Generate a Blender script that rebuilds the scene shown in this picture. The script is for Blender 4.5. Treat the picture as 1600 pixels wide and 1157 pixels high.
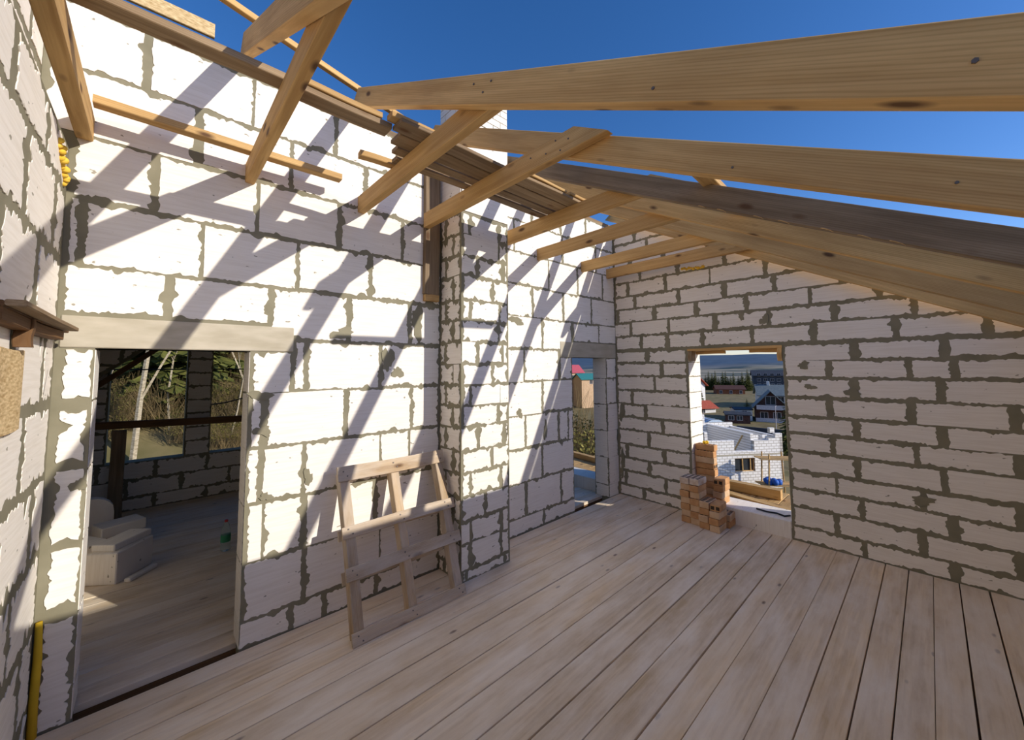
import bpy, bmesh, math, random
from mathutils import Vector, Matrix, noise

# ------------------------------------------------------------------ clear
for o in list(bpy.data.objects):
    bpy.data.objects.remove(o, do_unlink=True)
SC = bpy.context.scene
COL = SC.collection
RNG = random.Random(11)

# ------------------------------------------------------------------ camera
YAW, PITCH, ROLL, FPX, CAM_H = 42.75, 3.96, -0.447, 601.5, 2.03
a, p, r = math.radians(YAW), math.radians(PITCH), math.radians(ROLL)
fw = Vector((math.sin(a) * math.cos(p), math.cos(a) * math.cos(p), math.sin(p)))
rt0 = Vector((math.cos(a), -math.sin(a), 0))
up0 = rt0.cross(fw)
rt = rt0 * math.cos(r) + up0 * math.sin(r)
up = up0 * math.cos(r) - rt0 * math.sin(r)
cam_d = bpy.data.cameras.new('camera')
cam = bpy.data.objects.new('camera', cam_d)
COL.objects.link(cam)
cam.matrix_world = Matrix(((rt.x, up.x, -fw.x, 0), (rt.y, up.y, -fw.y, 0), (rt.z, up.z, -fw.z, CAM_H), (0, 0, 0, 1)))
cam_d.sensor_fit = 'HORIZONTAL'
cam_d.sensor_width = 36
cam_d.lens = 36 * FPX / 1600
cam_d.shift_y = -45.5 / 1600
cam_d.clip_start = 0.02
cam_d.clip_end = 6000
SC.camera = cam

# ------------------------------------------------------------------ light
SUN_L = Vector((-0.487, 1.0, -0.424)).normalized()      # direction the light travels
sun_d = bpy.data.lights.new('sun', 'SUN')
sun_d.energy = 3.8
sun_d.angle = math.radians(0.55)
sun_d.color = (1.0, 0.93, 0.83)
sun = bpy.data.objects.new('sun', sun_d)
COL.objects.link(sun)
sun.rotation_euler = SUN_L.to_track_quat('-Z', 'Y').to_euler()
sun.location = (6, -12, 9)

world = bpy.data.worlds.new('world')
SC.world = world
world.use_nodes = True
nt = world.node_tree
nt.nodes.clear()
sky = nt.nodes.new('ShaderNodeTexSky')
sky.sky_type = 'NISHITA'
sky.sun_disc = False
sky.sun_elevation = math.radians(20.9)
sky.sun_rotation = math.atan2(0.487, -1.0)
sky.altitude = 900
sky.air_density = 1.0
sky.dust_density = 0.6
sky.ozone_density = 2.2
bg = nt.nodes.new('ShaderNodeBackground')
bg.inputs['Strength'].default_value = 0.15
wo = nt.nodes.new('ShaderNodeOutputWorld')
hs = nt.nodes.new('ShaderNodeHueSaturation')
hs.inputs['Saturation'].default_value = 1.3
nt.links.new(sky.outputs[0], hs.inputs['Color'])
tn = nt.nodes.new('ShaderNodeVectorMath')
tn.operation = 'MULTIPLY'
tn.inputs[1].default_value = (0.98, 0.87, 1.03)
nt.links.new(hs.outputs[0], tn.inputs[0])
nt.links.new(tn.outputs[0], bg.inputs['Color'])
nt.links.new(bg.outputs[0], wo.inputs['Surface'])

vs = SC.view_settings
vs.view_transform = 'Standard'
vs.look = 'None'
vs.exposure = 0.25
vs.gamma = 1.0
vs.use_curve_mapping = False
SC.cycles.max_bounces = 16
SC.cycles.diffuse_bounces = 10


# ------------------------------------------------------------------ materials
def new_mat(name):
    m = bpy.data.materials.new(name)
    m.use_nodes = True
    n = m.node_tree
    b = n.nodes['Principled BSDF']
    b.inputs['Roughness'].default_value = 0.9
    b.inputs['Specular IOR Level'].default_value = 0.2
    return m, n, b


def N(n, kind, **kw):
    x = n.nodes.new(kind)
    for k, v in kw.items():
        if k in x.inputs:
            x.inputs[k].default_value = v
        else:
            setattr(x, k, v)
    return x


def ramp(n, stops):
    x = n.nodes.new('ShaderNodeValToRGB')
    e = x.color_ramp.elements
    while len(e) < len(stops):
        e.new(0.5)
    for i, (pos, c) in enumerate(stops):
        e[i].position = pos
        e[i].color = (c[0], c[1], c[2], 1) if len(c) == 3 else c
    return x


def coords(n, scale, rnd=True):
    tc = N(n, 'ShaderNodeTexCoord')
    mp = N(n, 'ShaderNodeMapping')
    mp.inputs['Scale'].default_value = scale
    n.links.new(tc.outputs['Object'], mp.inputs['Vector'])
    if rnd:
        oi = N(n, 'ShaderNodeObjectInfo')
        mu = N(n, 'ShaderNodeMath', operation='MULTIPLY')
        mu.inputs[1].default_value = 57.0
        n.links.new(oi.outputs['Random'], mu.inputs[0])
        n.links.new(mu.outputs[0], mp.inputs['Location'])
    return mp


def mixc(n, fac, c1, c2, mode='MIX'):
    m = n.nodes.new('ShaderNodeMix')
    m.data_type = 'RGBA'
    m.blend_type = mode
    for sock, v in ((m.inputs[0], fac), (m.inputs[6], c1), (m.inputs[7], c2)):
        if hasattr(v, 'is_linked') or hasattr(v, 'links'):
            n.links.new(v, sock)
        elif isinstance(v, (int, float)):
            sock.default_value = v
        else:
            sock.default_value = (v[0], v[1], v[2], 1)
    return m.outputs[2]


def bump(n, b, h, strength=0.3, dist=0.01):
    x = N(n, 'ShaderNodeBump')
    x.inputs['Strength'].default_value = strength
    x.inputs['Distance'].default_value = dist
    n.links.new(h, x.inputs['Height'])
    n.links.new(x.outputs[0], b.inputs['Normal'])


def mat_block(name, c1, c2):
    m, n, b = new_mat(name)
    mp = coords(n, (3, 3, 3))
    no = N(n, 'ShaderNodeTexNoise', Scale=1.2, Detail=4.0)
    n.links.new(mp.outputs[0], no.inputs['Vector'])
    mp2 = coords(n, (4, 70, 4))
    st = N(n, 'ShaderNodeTexNoise', Scale=1.0, Detail=3.0)
    n.links.new(mp2.outputs[0], st.inputs['Vector'])
    col = mixc(n, no.outputs['Fac'], c1, c2)
    rs = ramp(n, [(0.35, (0.93, 0.92, 0.9)), (0.6, (1, 1, 1))])
    n.links.new(st.outputs['Fac'], rs.inputs[0])
    col = mixc(n, 1.0, col, rs.outputs[0], 'MULTIPLY')
    mp3 = coords(n, (16, 26, 16))
    vo = N(n, 'ShaderNodeTexNoise', Scale=1.0, Detail=2.0)
    n.links.new(mp3.outputs[0], vo.inputs['Vector'])
    rp = ramp(n, [(0.715, (0, 0, 0)), (0.74, (1, 1, 1))])
    n.links.new(vo.outputs['Fac'], rp.inputs[0])
    col = mixc(n, rp.outputs[0], col, (0.36, 0.33, 0.26))
    n.links.new(col, b.inputs['Base Color'])
    b.inputs['Roughness'].default_value = 0.95
    bump(n, b, st.outputs['Fac'], 0.25, 0.004)
    return m


def mat_noise(name, c1, c2, scale=6.0, rough=0.92, bs=0.3, bd=0.01, detail=5.0, stretch=(1, 1, 1), rnd=True):
    m, n, b = new_mat(name)
    mp = coords(n, stretch, rnd)
    no = N(n, 'ShaderNodeTexNoise', Scale=scale, Detail=detail)
    n.links.new(mp.outputs[0], no.inputs['Vector'])
    rr = ramp(n, [(0.3, c1), (0.7, c2)])
    n.links.new(no.outputs['Fac'], rr.inputs[0])
    n.links.new(rr.outputs[0], b.inputs['Base Color'])
    b.inputs['Roughness'].default_value = rough
    if bs:
        bump(n, b, no.outputs['Fac'], bs, bd)
    return m


def mat_wood(name, light, dark, knot=(0.16, 0.085, 0.04), dust=None, knots=0.035, tint=0.35, stain=0.75):
    """grain runs along the local X axis"""
    m, n, b = new_mat(name)
    mp = coords(n, (1.1, 26, 26))
    g = N(n, 'ShaderNodeTexNoise', Scale=1.0, Detail=6.0, Roughness=0.62, Distortion=0.6)
    n.links.new(mp.outputs[0], g.inputs['Vector'])
    rr = ramp(n, [(0.3, dark), (0.5, [(x + y) / 2 for x, y in zip(light, dark)]), (0.66, light)])
    n.links.new(g.outputs['Fac'], rr.inputs[0])
    col = rr.outputs[0]
    # growth rings
    mp4 = coords(n, (0.55, 9, 9))
    wv = N(n, 'ShaderNodeTexWave', Scale=3.2, Distortion=5.0, Detail=2.0)
    wv.bands_direction = 'Z'
    n.links.new(mp4.outputs[0], wv.inputs['Vector'])
    rw = ramp(n, [(0.0, (0.84, 0.8, 0.74)), (0.55, (1, 1, 1))])
    n.links.new(wv.outputs['Fac'], rw.inputs[0])
    col = mixc(n, 0.8, col, rw.outputs[0], 'MULTIPLY')
    # knots
    mp2 = coords(n, (2.4, 6.0, 6.0))
    v = N(n, 'ShaderNodeTexVoronoi', Scale=1.0)
    n.links.new(mp2.outputs[0], v.inputs['Vector'])
    rk = ramp(n, [(knots * 2.0, (1, 1, 1)), (knots * 4.5, (0, 0, 0))])
    n.links.new(v.outputs['Distance'], rk.inputs[0])
    col = mixc(n, rk.outputs[0], col, knot)
    # stains / weathering patches
    mp3 = coords(n, (0.9, 3.0, 3.0))
    s = N(n, 'ShaderNodeTexNoise', Scale=1.3, Detail=5.0)
    n.links.new(mp3.outputs[0], s.inputs['Vector'])
    rs = ramp(n, [(0.38, (1, 1, 1)), (0.72, (0.62, 0.58, 0.54))])
    n.links.new(s.outputs['Fac'], rs.inputs[0])
    col = mixc(n, stain, col, rs.outputs[0], 'MULTIPLY')
    oi = N(n, 'ShaderNodeObjectInfo')
    rt_ = ramp(n, [(0.0, (1 - tint, 1 - tint, 1 - tint * 0.9)), (1.0, (1.08, 1.05, 1.0))])
    n.links.new(oi.outputs['Random'], rt_.inputs[0])
    col = mixc(n, 1.0, col, rt_.outputs[0], 'MULTIPLY')
    if dust:
        mp5 = coords(n, (1.6, 5.0, 5.0))
        d = N(n, 'ShaderNodeTexNoise', Scale=1.0, Detail=6.0, Roughness=0.65)
        n.links.new(mp5.outputs[0], d.inputs['Vector'])
        rd = ramp(n, [(0.33, (0, 0, 0)), (0.68, (1, 1, 1))])
        n.links.new(d.outputs['Fac'], rd.inputs[0])
        mu = N(n, 'ShaderNodeMath', operation='MULTIPLY')
        mu.inputs[1].default_value = 0.72
        n.links.new(rd.outputs[0], mu.inputs[0])
        col = mixc(n, mu.outputs[0], col, dust)
    n.links.new(col, b.inputs['Base Color'])
    b.inputs['Roughness'].default_value = 0.75
    bump(n, b, g.outputs['Fac'], 0.25, 0.004)
    return m


def mat_plain(name, c, rough=0.8):
    m, n, b = new_mat(name)
    mp = coords(n, (1, 1, 1))
    no = N(n, 'ShaderNodeTexNoise', Scale=5.0, Detail=3.0)
    n.links.new(mp.outputs[0], no.inputs['Vector'])
    rr = ramp(n, [(0.3, [x * 0.85 for x in c]), (0.7, [min(1, x * 1.1) for x in c])])
    n.links.new(no.outputs['Fac'], rr.inputs[0])
    n.links.new(rr.outputs[0], b.inputs['Base Color'])
    b.inputs['Roughness'].default_value = rough
    return m


M = {}
M['block'] = mat_block('aerated_block', (0.91, 0.86, 0.78), (0.85, 0.795, 0.71))
M['mortar'] = mat_noise('mortar', (0.21, 0.192, 0.128), (0.275, 0.252, 0.175), 5.0, 0.95, 0.6, 0.012)
M['concrete'] = mat_noise('concrete', (0.40, 0.355, 0.265), (0.52, 0.47, 0.37), 7.0, 0.95, 0.35, 0.006, stretch=(0.6, 2, 2))
M['wood'] = mat_wood('pine_timber', (0.76, 0.51, 0.225), (0.58, 0.355, 0.135), tint=0.22)
M['wood_old'] = mat_wood('weathered_board', (0.40, 0.30, 0.19), (0.24, 0.17, 0.10), tint=0.3)
M['wood_dark'] = mat_wood('dark_board', (0.26, 0.14, 0.06), (0.14, 0.075, 0.035), tint=0.2)
M['pallet'] = mat_wood('pallet_wood', (0.66, 0.50, 0.31), (0.45, 0.32, 0.19), dust=(0.66, 0.60, 0.52), tint=0.2)
M['floor'] = mat_wood('floor_board', (0.84, 0.68, 0.47), (0.70, 0.55, 0.36), dust=(0.92, 0.84, 0.73), knots=0.022, tint=0.08, stain=0.4)
M['osb'] = mat_noise('chipboard', (0.42, 0.28, 0.12), (0.78, 0.60, 0.34), 60.0, 0.85, 0.4, 0.004, stretch=(0.5, 1.6, 1.6))
M['foam'] = mat_noise('yellow_foam', (0.75, 0.45, 0.04), (0.90, 0.62, 0.10), 20, 0.8, 0.3, 0.01)
M['yellow'] = mat_plain('yellow_tape', (0.72, 0.46, 0.03))
M['brick'] = mat_noise('orange_brick', (0.47, 0.235, 0.10), (0.62, 0.36, 0.17), 9.0, 0.9, 0.4, 0.004)
M['brick_pale'] = mat_noise('pale_brick', (0.54, 0.34, 0.19), (0.72, 0.52, 0.33), 8.0, 0.9, 0.4, 0.004)
M['brick_white'] = mat_noise('limed_brick', (0.52, 0.36, 0.25), (0.78, 0.70, 0.60), 10.0, 0.9, 0.4, 0.004)
M['hole'] = mat_plain('hole_shade', (0.05, 0.035, 0.025))  # dark colour stands in for the shade inside the brick cells
M['steel'] = mat_plain('nail_steel', (0.16, 0.14, 0.13), 0.5)
M['cable'] = mat_plain('black_cable', (0.02, 0.02, 0.022), 0.5)


# ------------------------------------------------------------------ object helpers
def link(name, me, mat=None, parent=None, mw=None):
    o = bpy.data.objects.new(name, me)
    COL.objects.link(o)
    if mat is not None and me is not None and len(me.materials) == 0:
        me.materials.append(mat)
    if mw is not None:
        o.matrix_world = mw
    if parent is not None:
        o.parent = parent
        o.matrix_parent_inverse = parent.matrix_world.inverted() if parent.type == 'EMPTY' or True else Matrix()
    return o


def mesh(name, verts, faces, smooth=False):
    me = bpy.data.meshes.new(name)
    me.from_pydata([tuple(v) for v in verts], [], faces)
    me.update()
    if smooth:
        for pl in me.polygons:
            pl.use_smooth = True
    return me


def tag(o, label, cat, group=None):
    o['label'] = label
    o['category'] = cat
    if group:
        o['group'] = group
    return o


def struct(o):
    o['kind'] = 'structure'
    return o


def empty(name, loc=(0, 0, 0), rz=0.0):
    o = bpy.data.objects.new(name, None)
    COL.objects.link(o)
    o.empty_display_size = 0.1
    o.matrix_world = Matrix.Translation(loc) @ Matrix.Rotation(rz, 4, 'Z')
    return o


class MB:
    """collects boxes, tubes and prisms into one mesh"""
    def __init__(s):
        s.v = []
        s.f = []

    def add(s, vs_, fs):
        k = len(s.v)
        s.v += [Vector(x) for x in vs_]
        s.f += [tuple(i + k for i in f) for f in fs]
        return s

    def box(s, lo, hi, ch=0.0, mw=None):
        x0, y0, z0 = lo
        x1, y1, z1 = hi
        if ch <= 0:
            vs_ = [(x0, y0, z0), (x1, y0, z0), (x1, y1, z0), (x0, y1, z0), (x0, y0, z1), (x1, y0, z1), (x1, y1, z1), (x0, y1, z1)]
            fs = [(0, 3, 2, 1), (4, 5, 6, 7), (0, 1, 5, 4), (1, 2, 6, 5), (2, 3, 7, 6), (3, 0, 4, 7)]
        else:
            bm = bmesh.new()
            bmesh.ops.create_cube(bm, size=1)
            for v in bm.verts:
                v.co = Vector(((x0 + x1) / 2 + v.co.x * (x1 - x0), (y0 + y1) / 2 + v.co.y * (y1 - y0), (z0 + z1) / 2 + v.co.z * (z1 - z0)))
            bmesh.ops.bevel(bm, geom=bm.edges[:] + bm.verts[:], offset=ch, segments=1, affect='EDGES')
            bm.verts.index_update()
            vs_ = [v.co.copy() for v in bm.verts]
            fs = [tuple(v.index for v in f.verts) for f in bm.faces]
            bm.free()
        if mw is not None:
            vs_ = [mw @ Vector(v) for v in vs_]
        return s.add(vs_, fs)

    def tube(s, pts, rad, n=6, cap=True):
        pts = [Vector(q) for q in pts]
        if not hasattr(rad, '__len__'):
            rad = [rad] * len(pts)
        k = len(s.v)
        for i, q in enumerate(pts):
            d = (pts[min(i + 1, len(pts) - 1)] - pts[max(i - 1, 0)]).normalized()
            u = d.cross(Vector((0, 0, 1)) if abs(d.z) < 0.9 else Vector((1, 0, 0))).normalized()
            w = d.cross(u)
            for j in range(n):
                t = 2 * math.pi * j / n
                s.v.append(q + (u * math.cos(t) + w * math.sin(t)) * rad[i])
        for i in range(len(pts) - 1):
            for j in range(n):
                a0 = k + i * n + j
                a1 = k + i * n + (j + 1) % n
                s.f.append((a0, a1, a1 + n, a0 + n))
        if cap:
            s.f.append(tuple(k + j for j in reversed(range(n))))
            s.f.append(tuple(k + (len(pts) - 1) * n + j for j in range(n)))
        return s

    def prism(s, poly, axis, lo, hi):
        """poly: 2-D points; extruded along axis (0 x, 1 y, 2 z)"""
        def p3(q, t):
            if axis == 0:
                return (t, q[0], q[1])
            if axis == 1:
                return (q[0], t, q[1])
            return (q[0], q[1], t)
        n = len(poly)
        vs_ = [p3(q, lo) for q in poly] + [p3(q, hi) for q in poly]
        fs = [tuple(range(n)), tuple(range(2 * n - 1, n - 1, -1))]
        for i in range(n):
            j = (i + 1) % n
            fs.append((i, i + n, j + n, j))
        return s.add(vs_, fs)

    def build(s, name, mat, parent=None, mw=None, smooth=False):
        me = mesh(name, s.v, s.f, smooth)
        bm = bmesh.new()
        bm.from_mesh(me)
        bmesh.ops.recalc_face_normals(bm, faces=bm.faces[:])
        bm.to_mesh(me)
        bm.free()
        return link(name, me, mat, parent, mw)


def beam(name, p0, p1, w, h, mat, parent=None, side=None, ch=0.004, cut0=(0, 0), cut1=(0, 0), wob=0.003, seg=10, seed=0):
    """sawn timber from p0 to p1 (centre line). w across (horizontal), h in the upright direction.
    cut = (shift per unit height, shift per unit width) of the end faces"""
    p0, p1 = Vector(p0), Vector(p1)
    d = p1 - p0
    L = d.length
    x = d.normalized()
    if side is None:
        side = Vector((0, 0, 1)).cross(x)
        if side.length < 1e-4:
            side = Vector((0, 1, 0))
    y = Vector(side).normalized()
    y = (y - x * y.dot(x)).normalized()
    z = x.cross(y)
    rg = random.Random(seed * 7 + int(L * 1000) + len(name))
    a_, b_ = w / 2, h / 2
    prof = [(-a_ + ch, -b_), (a_ - ch, -b_), (a_, -b_ + ch), (a_, b_ - ch), (a_ - ch, b_), (-a_ + ch, b_), (-a_, b_ - ch), (-a_, -b_ + ch)]
    vs_, fs = [], []
    ph = [rg.uniform(0, 6.28) for _ in range(4)]
    for i in range(seg + 1):
        t = i / seg
        dy = wob * math.sin(ph[0] + 3.1 * t * 2)
        dz = wob * math.sin(ph[1] + 2.6 * t * 2)
        for (u, v) in prof:
            xx = -L / 2 + L * t
            if i == 0:
                xx += cut0[0] * v + cut0[1] * u
            if i == seg:
                xx += cut1[0] * v + cut1[1] * u
            k = 1 + wob * 0.8 * math.sin(ph[2] + 9 * t + u * 60 + v * 40)
            vs_.append((xx, u * k + dy, v * k + dz))
    for i in range(seg):
        for j in range(8):
            q = i * 8 + j
            q2 = i * 8 + (j + 1) % 8
            fs.append((q, q + 8, q2 + 8, q2))
    fs.append(tuple(range(8)))
    fs.append(tuple(seg * 8 + j for j in reversed(range(8))))
    me = mesh(name, vs_, fs)
    bm = bmesh.new()
    bm.from_mesh(me)
    bmesh.ops.recalc_face_normals(bm, faces=bm.faces[:])
    bm.to_mesh(me)
    bm.free()
    c = (p0 + p1) / 2
    mw = Matrix(((x.x, y.x, z.x, c.x), (x.y, y.y, z.y, c.y), (x.z, y.z, z.z, c.z), (0, 0, 0, 1)))
    return link(name, me, mat, parent, mw)


# ------------------------------------------------------------------ ragged blocks
def inset_poly(poly, ins):
    n = len(poly)
    lines = []
    for i in range(n):
        q0, q1 = Vector(poly[i]), Vector(poly[(i + 1) % n])
        d = (q1 - q0).normalized()
        nn = Vector((-d.y, d.x))
        lines.append((q0 + nn * ins[i], d))
    out = []
    for i in range(n):
        (pa, da), (pb, db) = lines[i - 1], lines[i]
        den = da.x * db.y - da.y * db.x
        if abs(den) < 1e-6:
            out.append(pb.copy())
            continue
        t = ((pb.x - pa.x) * db.y - (pb.y - pa.y) * db.x) / den
        out.append(pa + da * t)
    return out


def ragged(poly, rg, inset=0.014, amp=0.006, step=0.014, lobe=0.6, lobe_d=0.03, thin=0.1, vin=1.45):
    n = len(poly)
    ins, amps = [], []
    for i in range(n):
        e_ = Vector(poly[(i + 1) % n]) - Vector(poly[i])
        vert = vin if abs(e_.y) > abs(e_.x) else 1.0
        if rg.random() < thin:
            ins.append(0.002)
            amps.append(0.0012)
        else:
            ins.append(inset * vert * rg.uniform(0.7, 1.45))
            amps.append(amp * rg.uniform(0.6, 1.4))
    base = inset_poly(poly, ins)
    out = []
    for i in range(n):
        q0, q1 = base[i], base[(i + 1) % n]
        d = q1 - q0
        L = d.length
        if L < 1e-4:
            continue
        d.normalize()
        nn = Vector((-d.y, d.x))
        k = max(2, int(L / step))
        f = [rg.uniform(12, 22), rg.uniform(35, 60), rg.uniform(80, 130)]
        ph = [rg.uniform(0, 6.28) for _ in f]
        lobes = []
        if amps[i] > 0.002:
            nl = sum(1 for _ in range(max(1, int(L / 0.22))) if rg.random() < lobe)
            for _ in range(nl):
                lobes.append((rg.uniform(0.04, max(0.05, L - 0.04)), rg.uniform(0.018, 0.05), rg.uniform(0.008, lobe_d)))
        for j in range(k):
            s_ = L * j / k
            fade = min(1.0, min(s_, L - s_) / 0.03 + 0.15)
            o_ = amps[i] * (0.7 * math.sin(f[0] * s_ + ph[0]) + 0.5 * math.sin(f[1] * s_ + ph[1]) + 0.35 * math.sin(f[2] * s_ + ph[2]) + rg.uniform(-0.6, 0.6) + (rg.uniform(0.8, 2.2) if rg.random() < 0.10 else 0.0))
            for (c, w, dd) in lobes:
                t = (s_ - c) / w
                if abs(t) < 1:
                    o_ += dd * math.sqrt(1 - t * t)
            o_ = max(o_, -ins[i] * 0.9)
            out.append(q0 + d * s_ + nn * (o_ * fade))
    return out


def slab(name, outline, depth, mat, parent, frame, rg, tilt=0.0):
    """outline in (u, v); the piece stands depth proud of the frame's plane (w = 0)"""
    n = len(outline)
    cx = sum(q[0] for q in outline) / n
    cy = sum(q[1] for q in outline) / n
    vs_ = [(q[0] - cx, q[1] - cy, depth) for q in outline] + [(q[0] - cx, q[1] - cy, -0.012) for q in outline]
    fs = [tuple(range(n))]
    for i in range(n):
        j = (i + 1) % n
        fs.append((i, i + n, j + n, j))
    me = mesh(name, vs_, fs)
    mw = frame @ Matrix.Translation((cx, cy, 0)) @ Matrix.Rotation(tilt, 4, 'Y')
    return link(name, me, mat, parent, mw)


def frame(origin, u, v):
    u, v = Vector(u), Vector(v)
    w = u.cross(v)
    o = Vector(origin)
    return Matrix(((u.x, v.x, w.x, o.x), (u.y, v.y, w.y, o.y), (u.z, v.z, w.z, o.z), (0, 0, 0, 1)))


def clip(poly, nx, ny, c):
    """keep nx*x + ny*y <= c"""
    out = []
    for i in range(len(poly)):
        q0, q1 = poly[i], poly[(i + 1) % len(poly)]
        d0, d1 = nx * q0[0] + ny * q0[1] - c, nx * q1[0] + ny * q1[1] - c
        if d0 <= 0:
            out.append(q0)
        if d0 * d1 < 0:
            t = d0 / (d0 - d1)
            out.append((q0[0] + (q1[0] - q0[0]) * t, q0[1] + (q1[1] - q0[1]) * t))
    return out


def area(poly):
    return abs(sum(poly[i][0] * poly[(i + 1) % len(poly)][1] - poly[(i + 1) % len(poly)][0] * poly[i][1] for i in range(len(poly)))) / 2


def lay(parent, fr, z0, z1, cuts, rg, mat='block', clips=(), **kw):
    """one course of blocks between z0 and z1 with the given head joints"""
    for i in range(len(cuts) - 1):
        u0, u1 = cuts[i], cuts[i + 1]
        if u1 - u0 < 0.035:
            continue
        j = lambda: rg.uniform(-0.004, 0.004)
        poly = [(u0 + j(), z0 + j()), (u1 + j(), z0 + j()), (u1 + j(), z1 + j()), (u0 + j(), z1 + j())]
        for c in clips:
            poly = clip(poly, *c)
            if len(poly) < 3:
                break
        if len(poly) < 3 or area(poly) < 0.006:
            continue
        w_ = min(u1 - u0, z1 - z0)
        k2 = dict(kw)
        if w_ < 0.14:
            k2['lobe_d'] = 0.008
        slab('block', ragged(poly, rg, **k2), rg.uniform(0.002, 0.0045), M[mat], parent, fr, rg)


def smear(parent, fr, u, v, ru, rv, rg):
    n = 18
    ph = [rg.uniform(0, 6.28) for _ in range(3)]
    out = []
    for i in range(n):
        t = 2 * math.pi * i / n
        k = 1 + 0.25 * math.sin(2 * t + ph[0]) + 0.2 * math.sin(3 * t + ph[1]) + 0.15 * math.sin(7 * t + ph[2]) + rg.uniform(-0.1, 0.1)
        out.append((u + ru * k * math.cos(t), v + rv * k * math.sin(t)))
    return slab('mortar_smear', out, 0.0075, M['mortar'], parent, fr, rg)


# ================================================================== SETTING
YA, XB, XC, YD = 3.5, 5.56, -0.443, -0.67
TA = 0.25                 # back wall thickness
ROOF0, TAN = 4.455, 0.52  # underside of the rafters: z = ROOF0 + TAN * (y - 3.5)
BED = [0.0, 0.19] + [0.19 + 0.4145 * k for k in range(1, 11)]     # bed joints of the back wall
DL0, DL1, DR0, DR1, DH = -0.28, 0.525, 4.41, 5.27, 2.17
WY0, WY1, WZ0, WZ1 = 1.2, 2.33, 0.2, 2.275

# ---- floor: every board its own piece
fl = struct(MB().box((XC - 0.3, YD - 0.2, -0.32), (XB + 0.1, YA + 0.02, -0.045)).build('floor', M['wood_dark']))
gaps = [3.49, 3.325, 3.13, 2.94, 2.745, 2.53, 2.27, 2.03, 1.8, 1.6, 1.40, 1.205, 1.03, 0.80, 0.62, 0.42, 0.25, 0.09, -0.07, -0.25, -0.44, -0.66]
rf = random.Random(5)
for i in range(len(gaps) - 1):
    g = rf.choice([0.003, 0.006, 0.009, 0.013])
    y1, y0 = gaps[i] - g / 2, gaps[i + 1] + g / 2
    ends = [XC + 0.004, XB - 0.004]
    if rf.random() < 0.35:
        ends.insert(1, rf.uniform(-0.2, 0.6))
    for k in range(len(ends) - 1):
        beam('plank', (ends[k] + 0.001, (y0 + y1) / 2, -0.022 + rf.uniform(-0.0015, 0.0015)), (ends[k + 1] - 0.001, (y0 + y1) / 2 + rf.uniform(-0.002, 0.002), -0.022),
             y1 - y0, 0.042, M['floor'], fl, ch=0.002, wob=0.0012, seg=6, seed=i)

# ---- back wall (sun-lit, two door openings)
core = MB()
for x0, x1 in ((XC - 0.3, DL0), (DL1, DR0), (DR1, XB + 0.42)):
    core.box((x0, YA, -0.32), (x1, YA + TA, DH))
core.box((XC - 0.3, YA, DH), (XB + 0.42, YA + TA, 4.335))
core.box((DL0, YA, -0.32), (DL1, YA + TA, -0.16))
core.box((DR0, YA, -0.32), (DR1, YA + TA, -0.16))
wall_back = struct(core.build('wall_back', M['mortar']))
FA = frame((0, YA, 0), (1, 0, 0), (0, 0, 1))       # u = x, v = z, w = -y (towards the room)
ra = random.Random(21)
AL = {0: [0.86, 1.10, 1.54], 1: [0.94, 1.56], 2: [0.64, 0.93, 1.52], 3: [0.62, 0.92, 1.55, 1.86], 4: [0.63, 1.24, 1.88], 5: [0.91, 1.55],
      6: [0.05, 0.64, 1.25, 1.84], 7: [-0.37, 0.22, 0.83, 1.44], 8: [-0.05, 0.55, 1.15, 1.76], 9: [0.16, 0.76, 1.38], 10: [-0.12, 0.49, 1.1, 1.7]}
AR = {0: [3.78], 1: [3.45, 4.12], 2: [3.76], 3: [3.45, 4.09, 4.3], 4: [3.77], 5: [3.43, 4.09], 6: [3.78, 4.44, 5.08], 7: [3.61, 4.23, 4.9],
      8: [3.92, 4.57, 5.22], 9: [3.28, 4.23, 5.05], 10: [3.6, 4.2, 4.8]}
PX0, PX1, PY = 2.195, 2.82, 3.11         # chimney
for k in range(11):
    z0, z1 = BED[k], BED[k + 1]
    if k <= 4:
        lay(wall_back, FA, z0, z1, [DL1] + AL[k] + [PX0], ra)
        lay(wall_back, FA, z0, z1, [PX1] + AR[k] + [DR0], ra)
        lay(wall_back, FA, z0, z1, [DR1, XB], ra, lobe=0.2, thin=0.3)
    elif k == 5:
        lay(wall_back, FA, z0, DH, [DL1, 0.818], ra, thin=0.5)
        lay(wall_back, FA, z0, z1, [0.82] + AL[k] + [PX0], ra)
        lay(wall_back, FA, z0, z1, [PX1] + AR[k][:1] + [4.12], ra)
        lay(wall_back, FA, z0, DH, [4.13, DR0], ra)
        lay(wall_back, FA, z0, DH, [DR1, XB], ra, lobe=0.2)
    elif k == 6:
        lay(wall_back, FA, 2.375, z1, [XC + 0.01] + AL[k][:2], ra)
        lay(wall_back, FA, z0, z1, [0.645] + AL[k][2:] + [PX0], ra)
        lay(wall_back, FA, z0, z1, [PX1, 3.78, 4.42], ra)
        lay(wall_back, FA, 2.40, z1, [4.44, 5.08, XB], ra)
    else:
        lay(wall_back, FA, z0, z1, [XC + 0.01 if k < 9 else XC - 0.12] + AL[k] + [PX0], ra)
        lay(wall_back, FA, z0, z1, [PX1] + AR[k] + [XB], ra)
# stub left of the doorway: narrow, heavily smeared pieces
for z0, z1 in ((0.0, 0.60), (0.66, 0.99), (1.02, 1.45), (1.48, 1.80), (1.86, 2.165)):
    slab('block', ragged([(XC + 0.03, z0), (DL0 - 0.001, z0), (DL0 - 0.001, z1), (XC + 0.03, z1)], ra, inset=0.008, amp=0.007, lobe=0.6, lobe_d=0.028, thin=0.0), 0.006, M['block'], wall_back, FA, ra)
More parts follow.
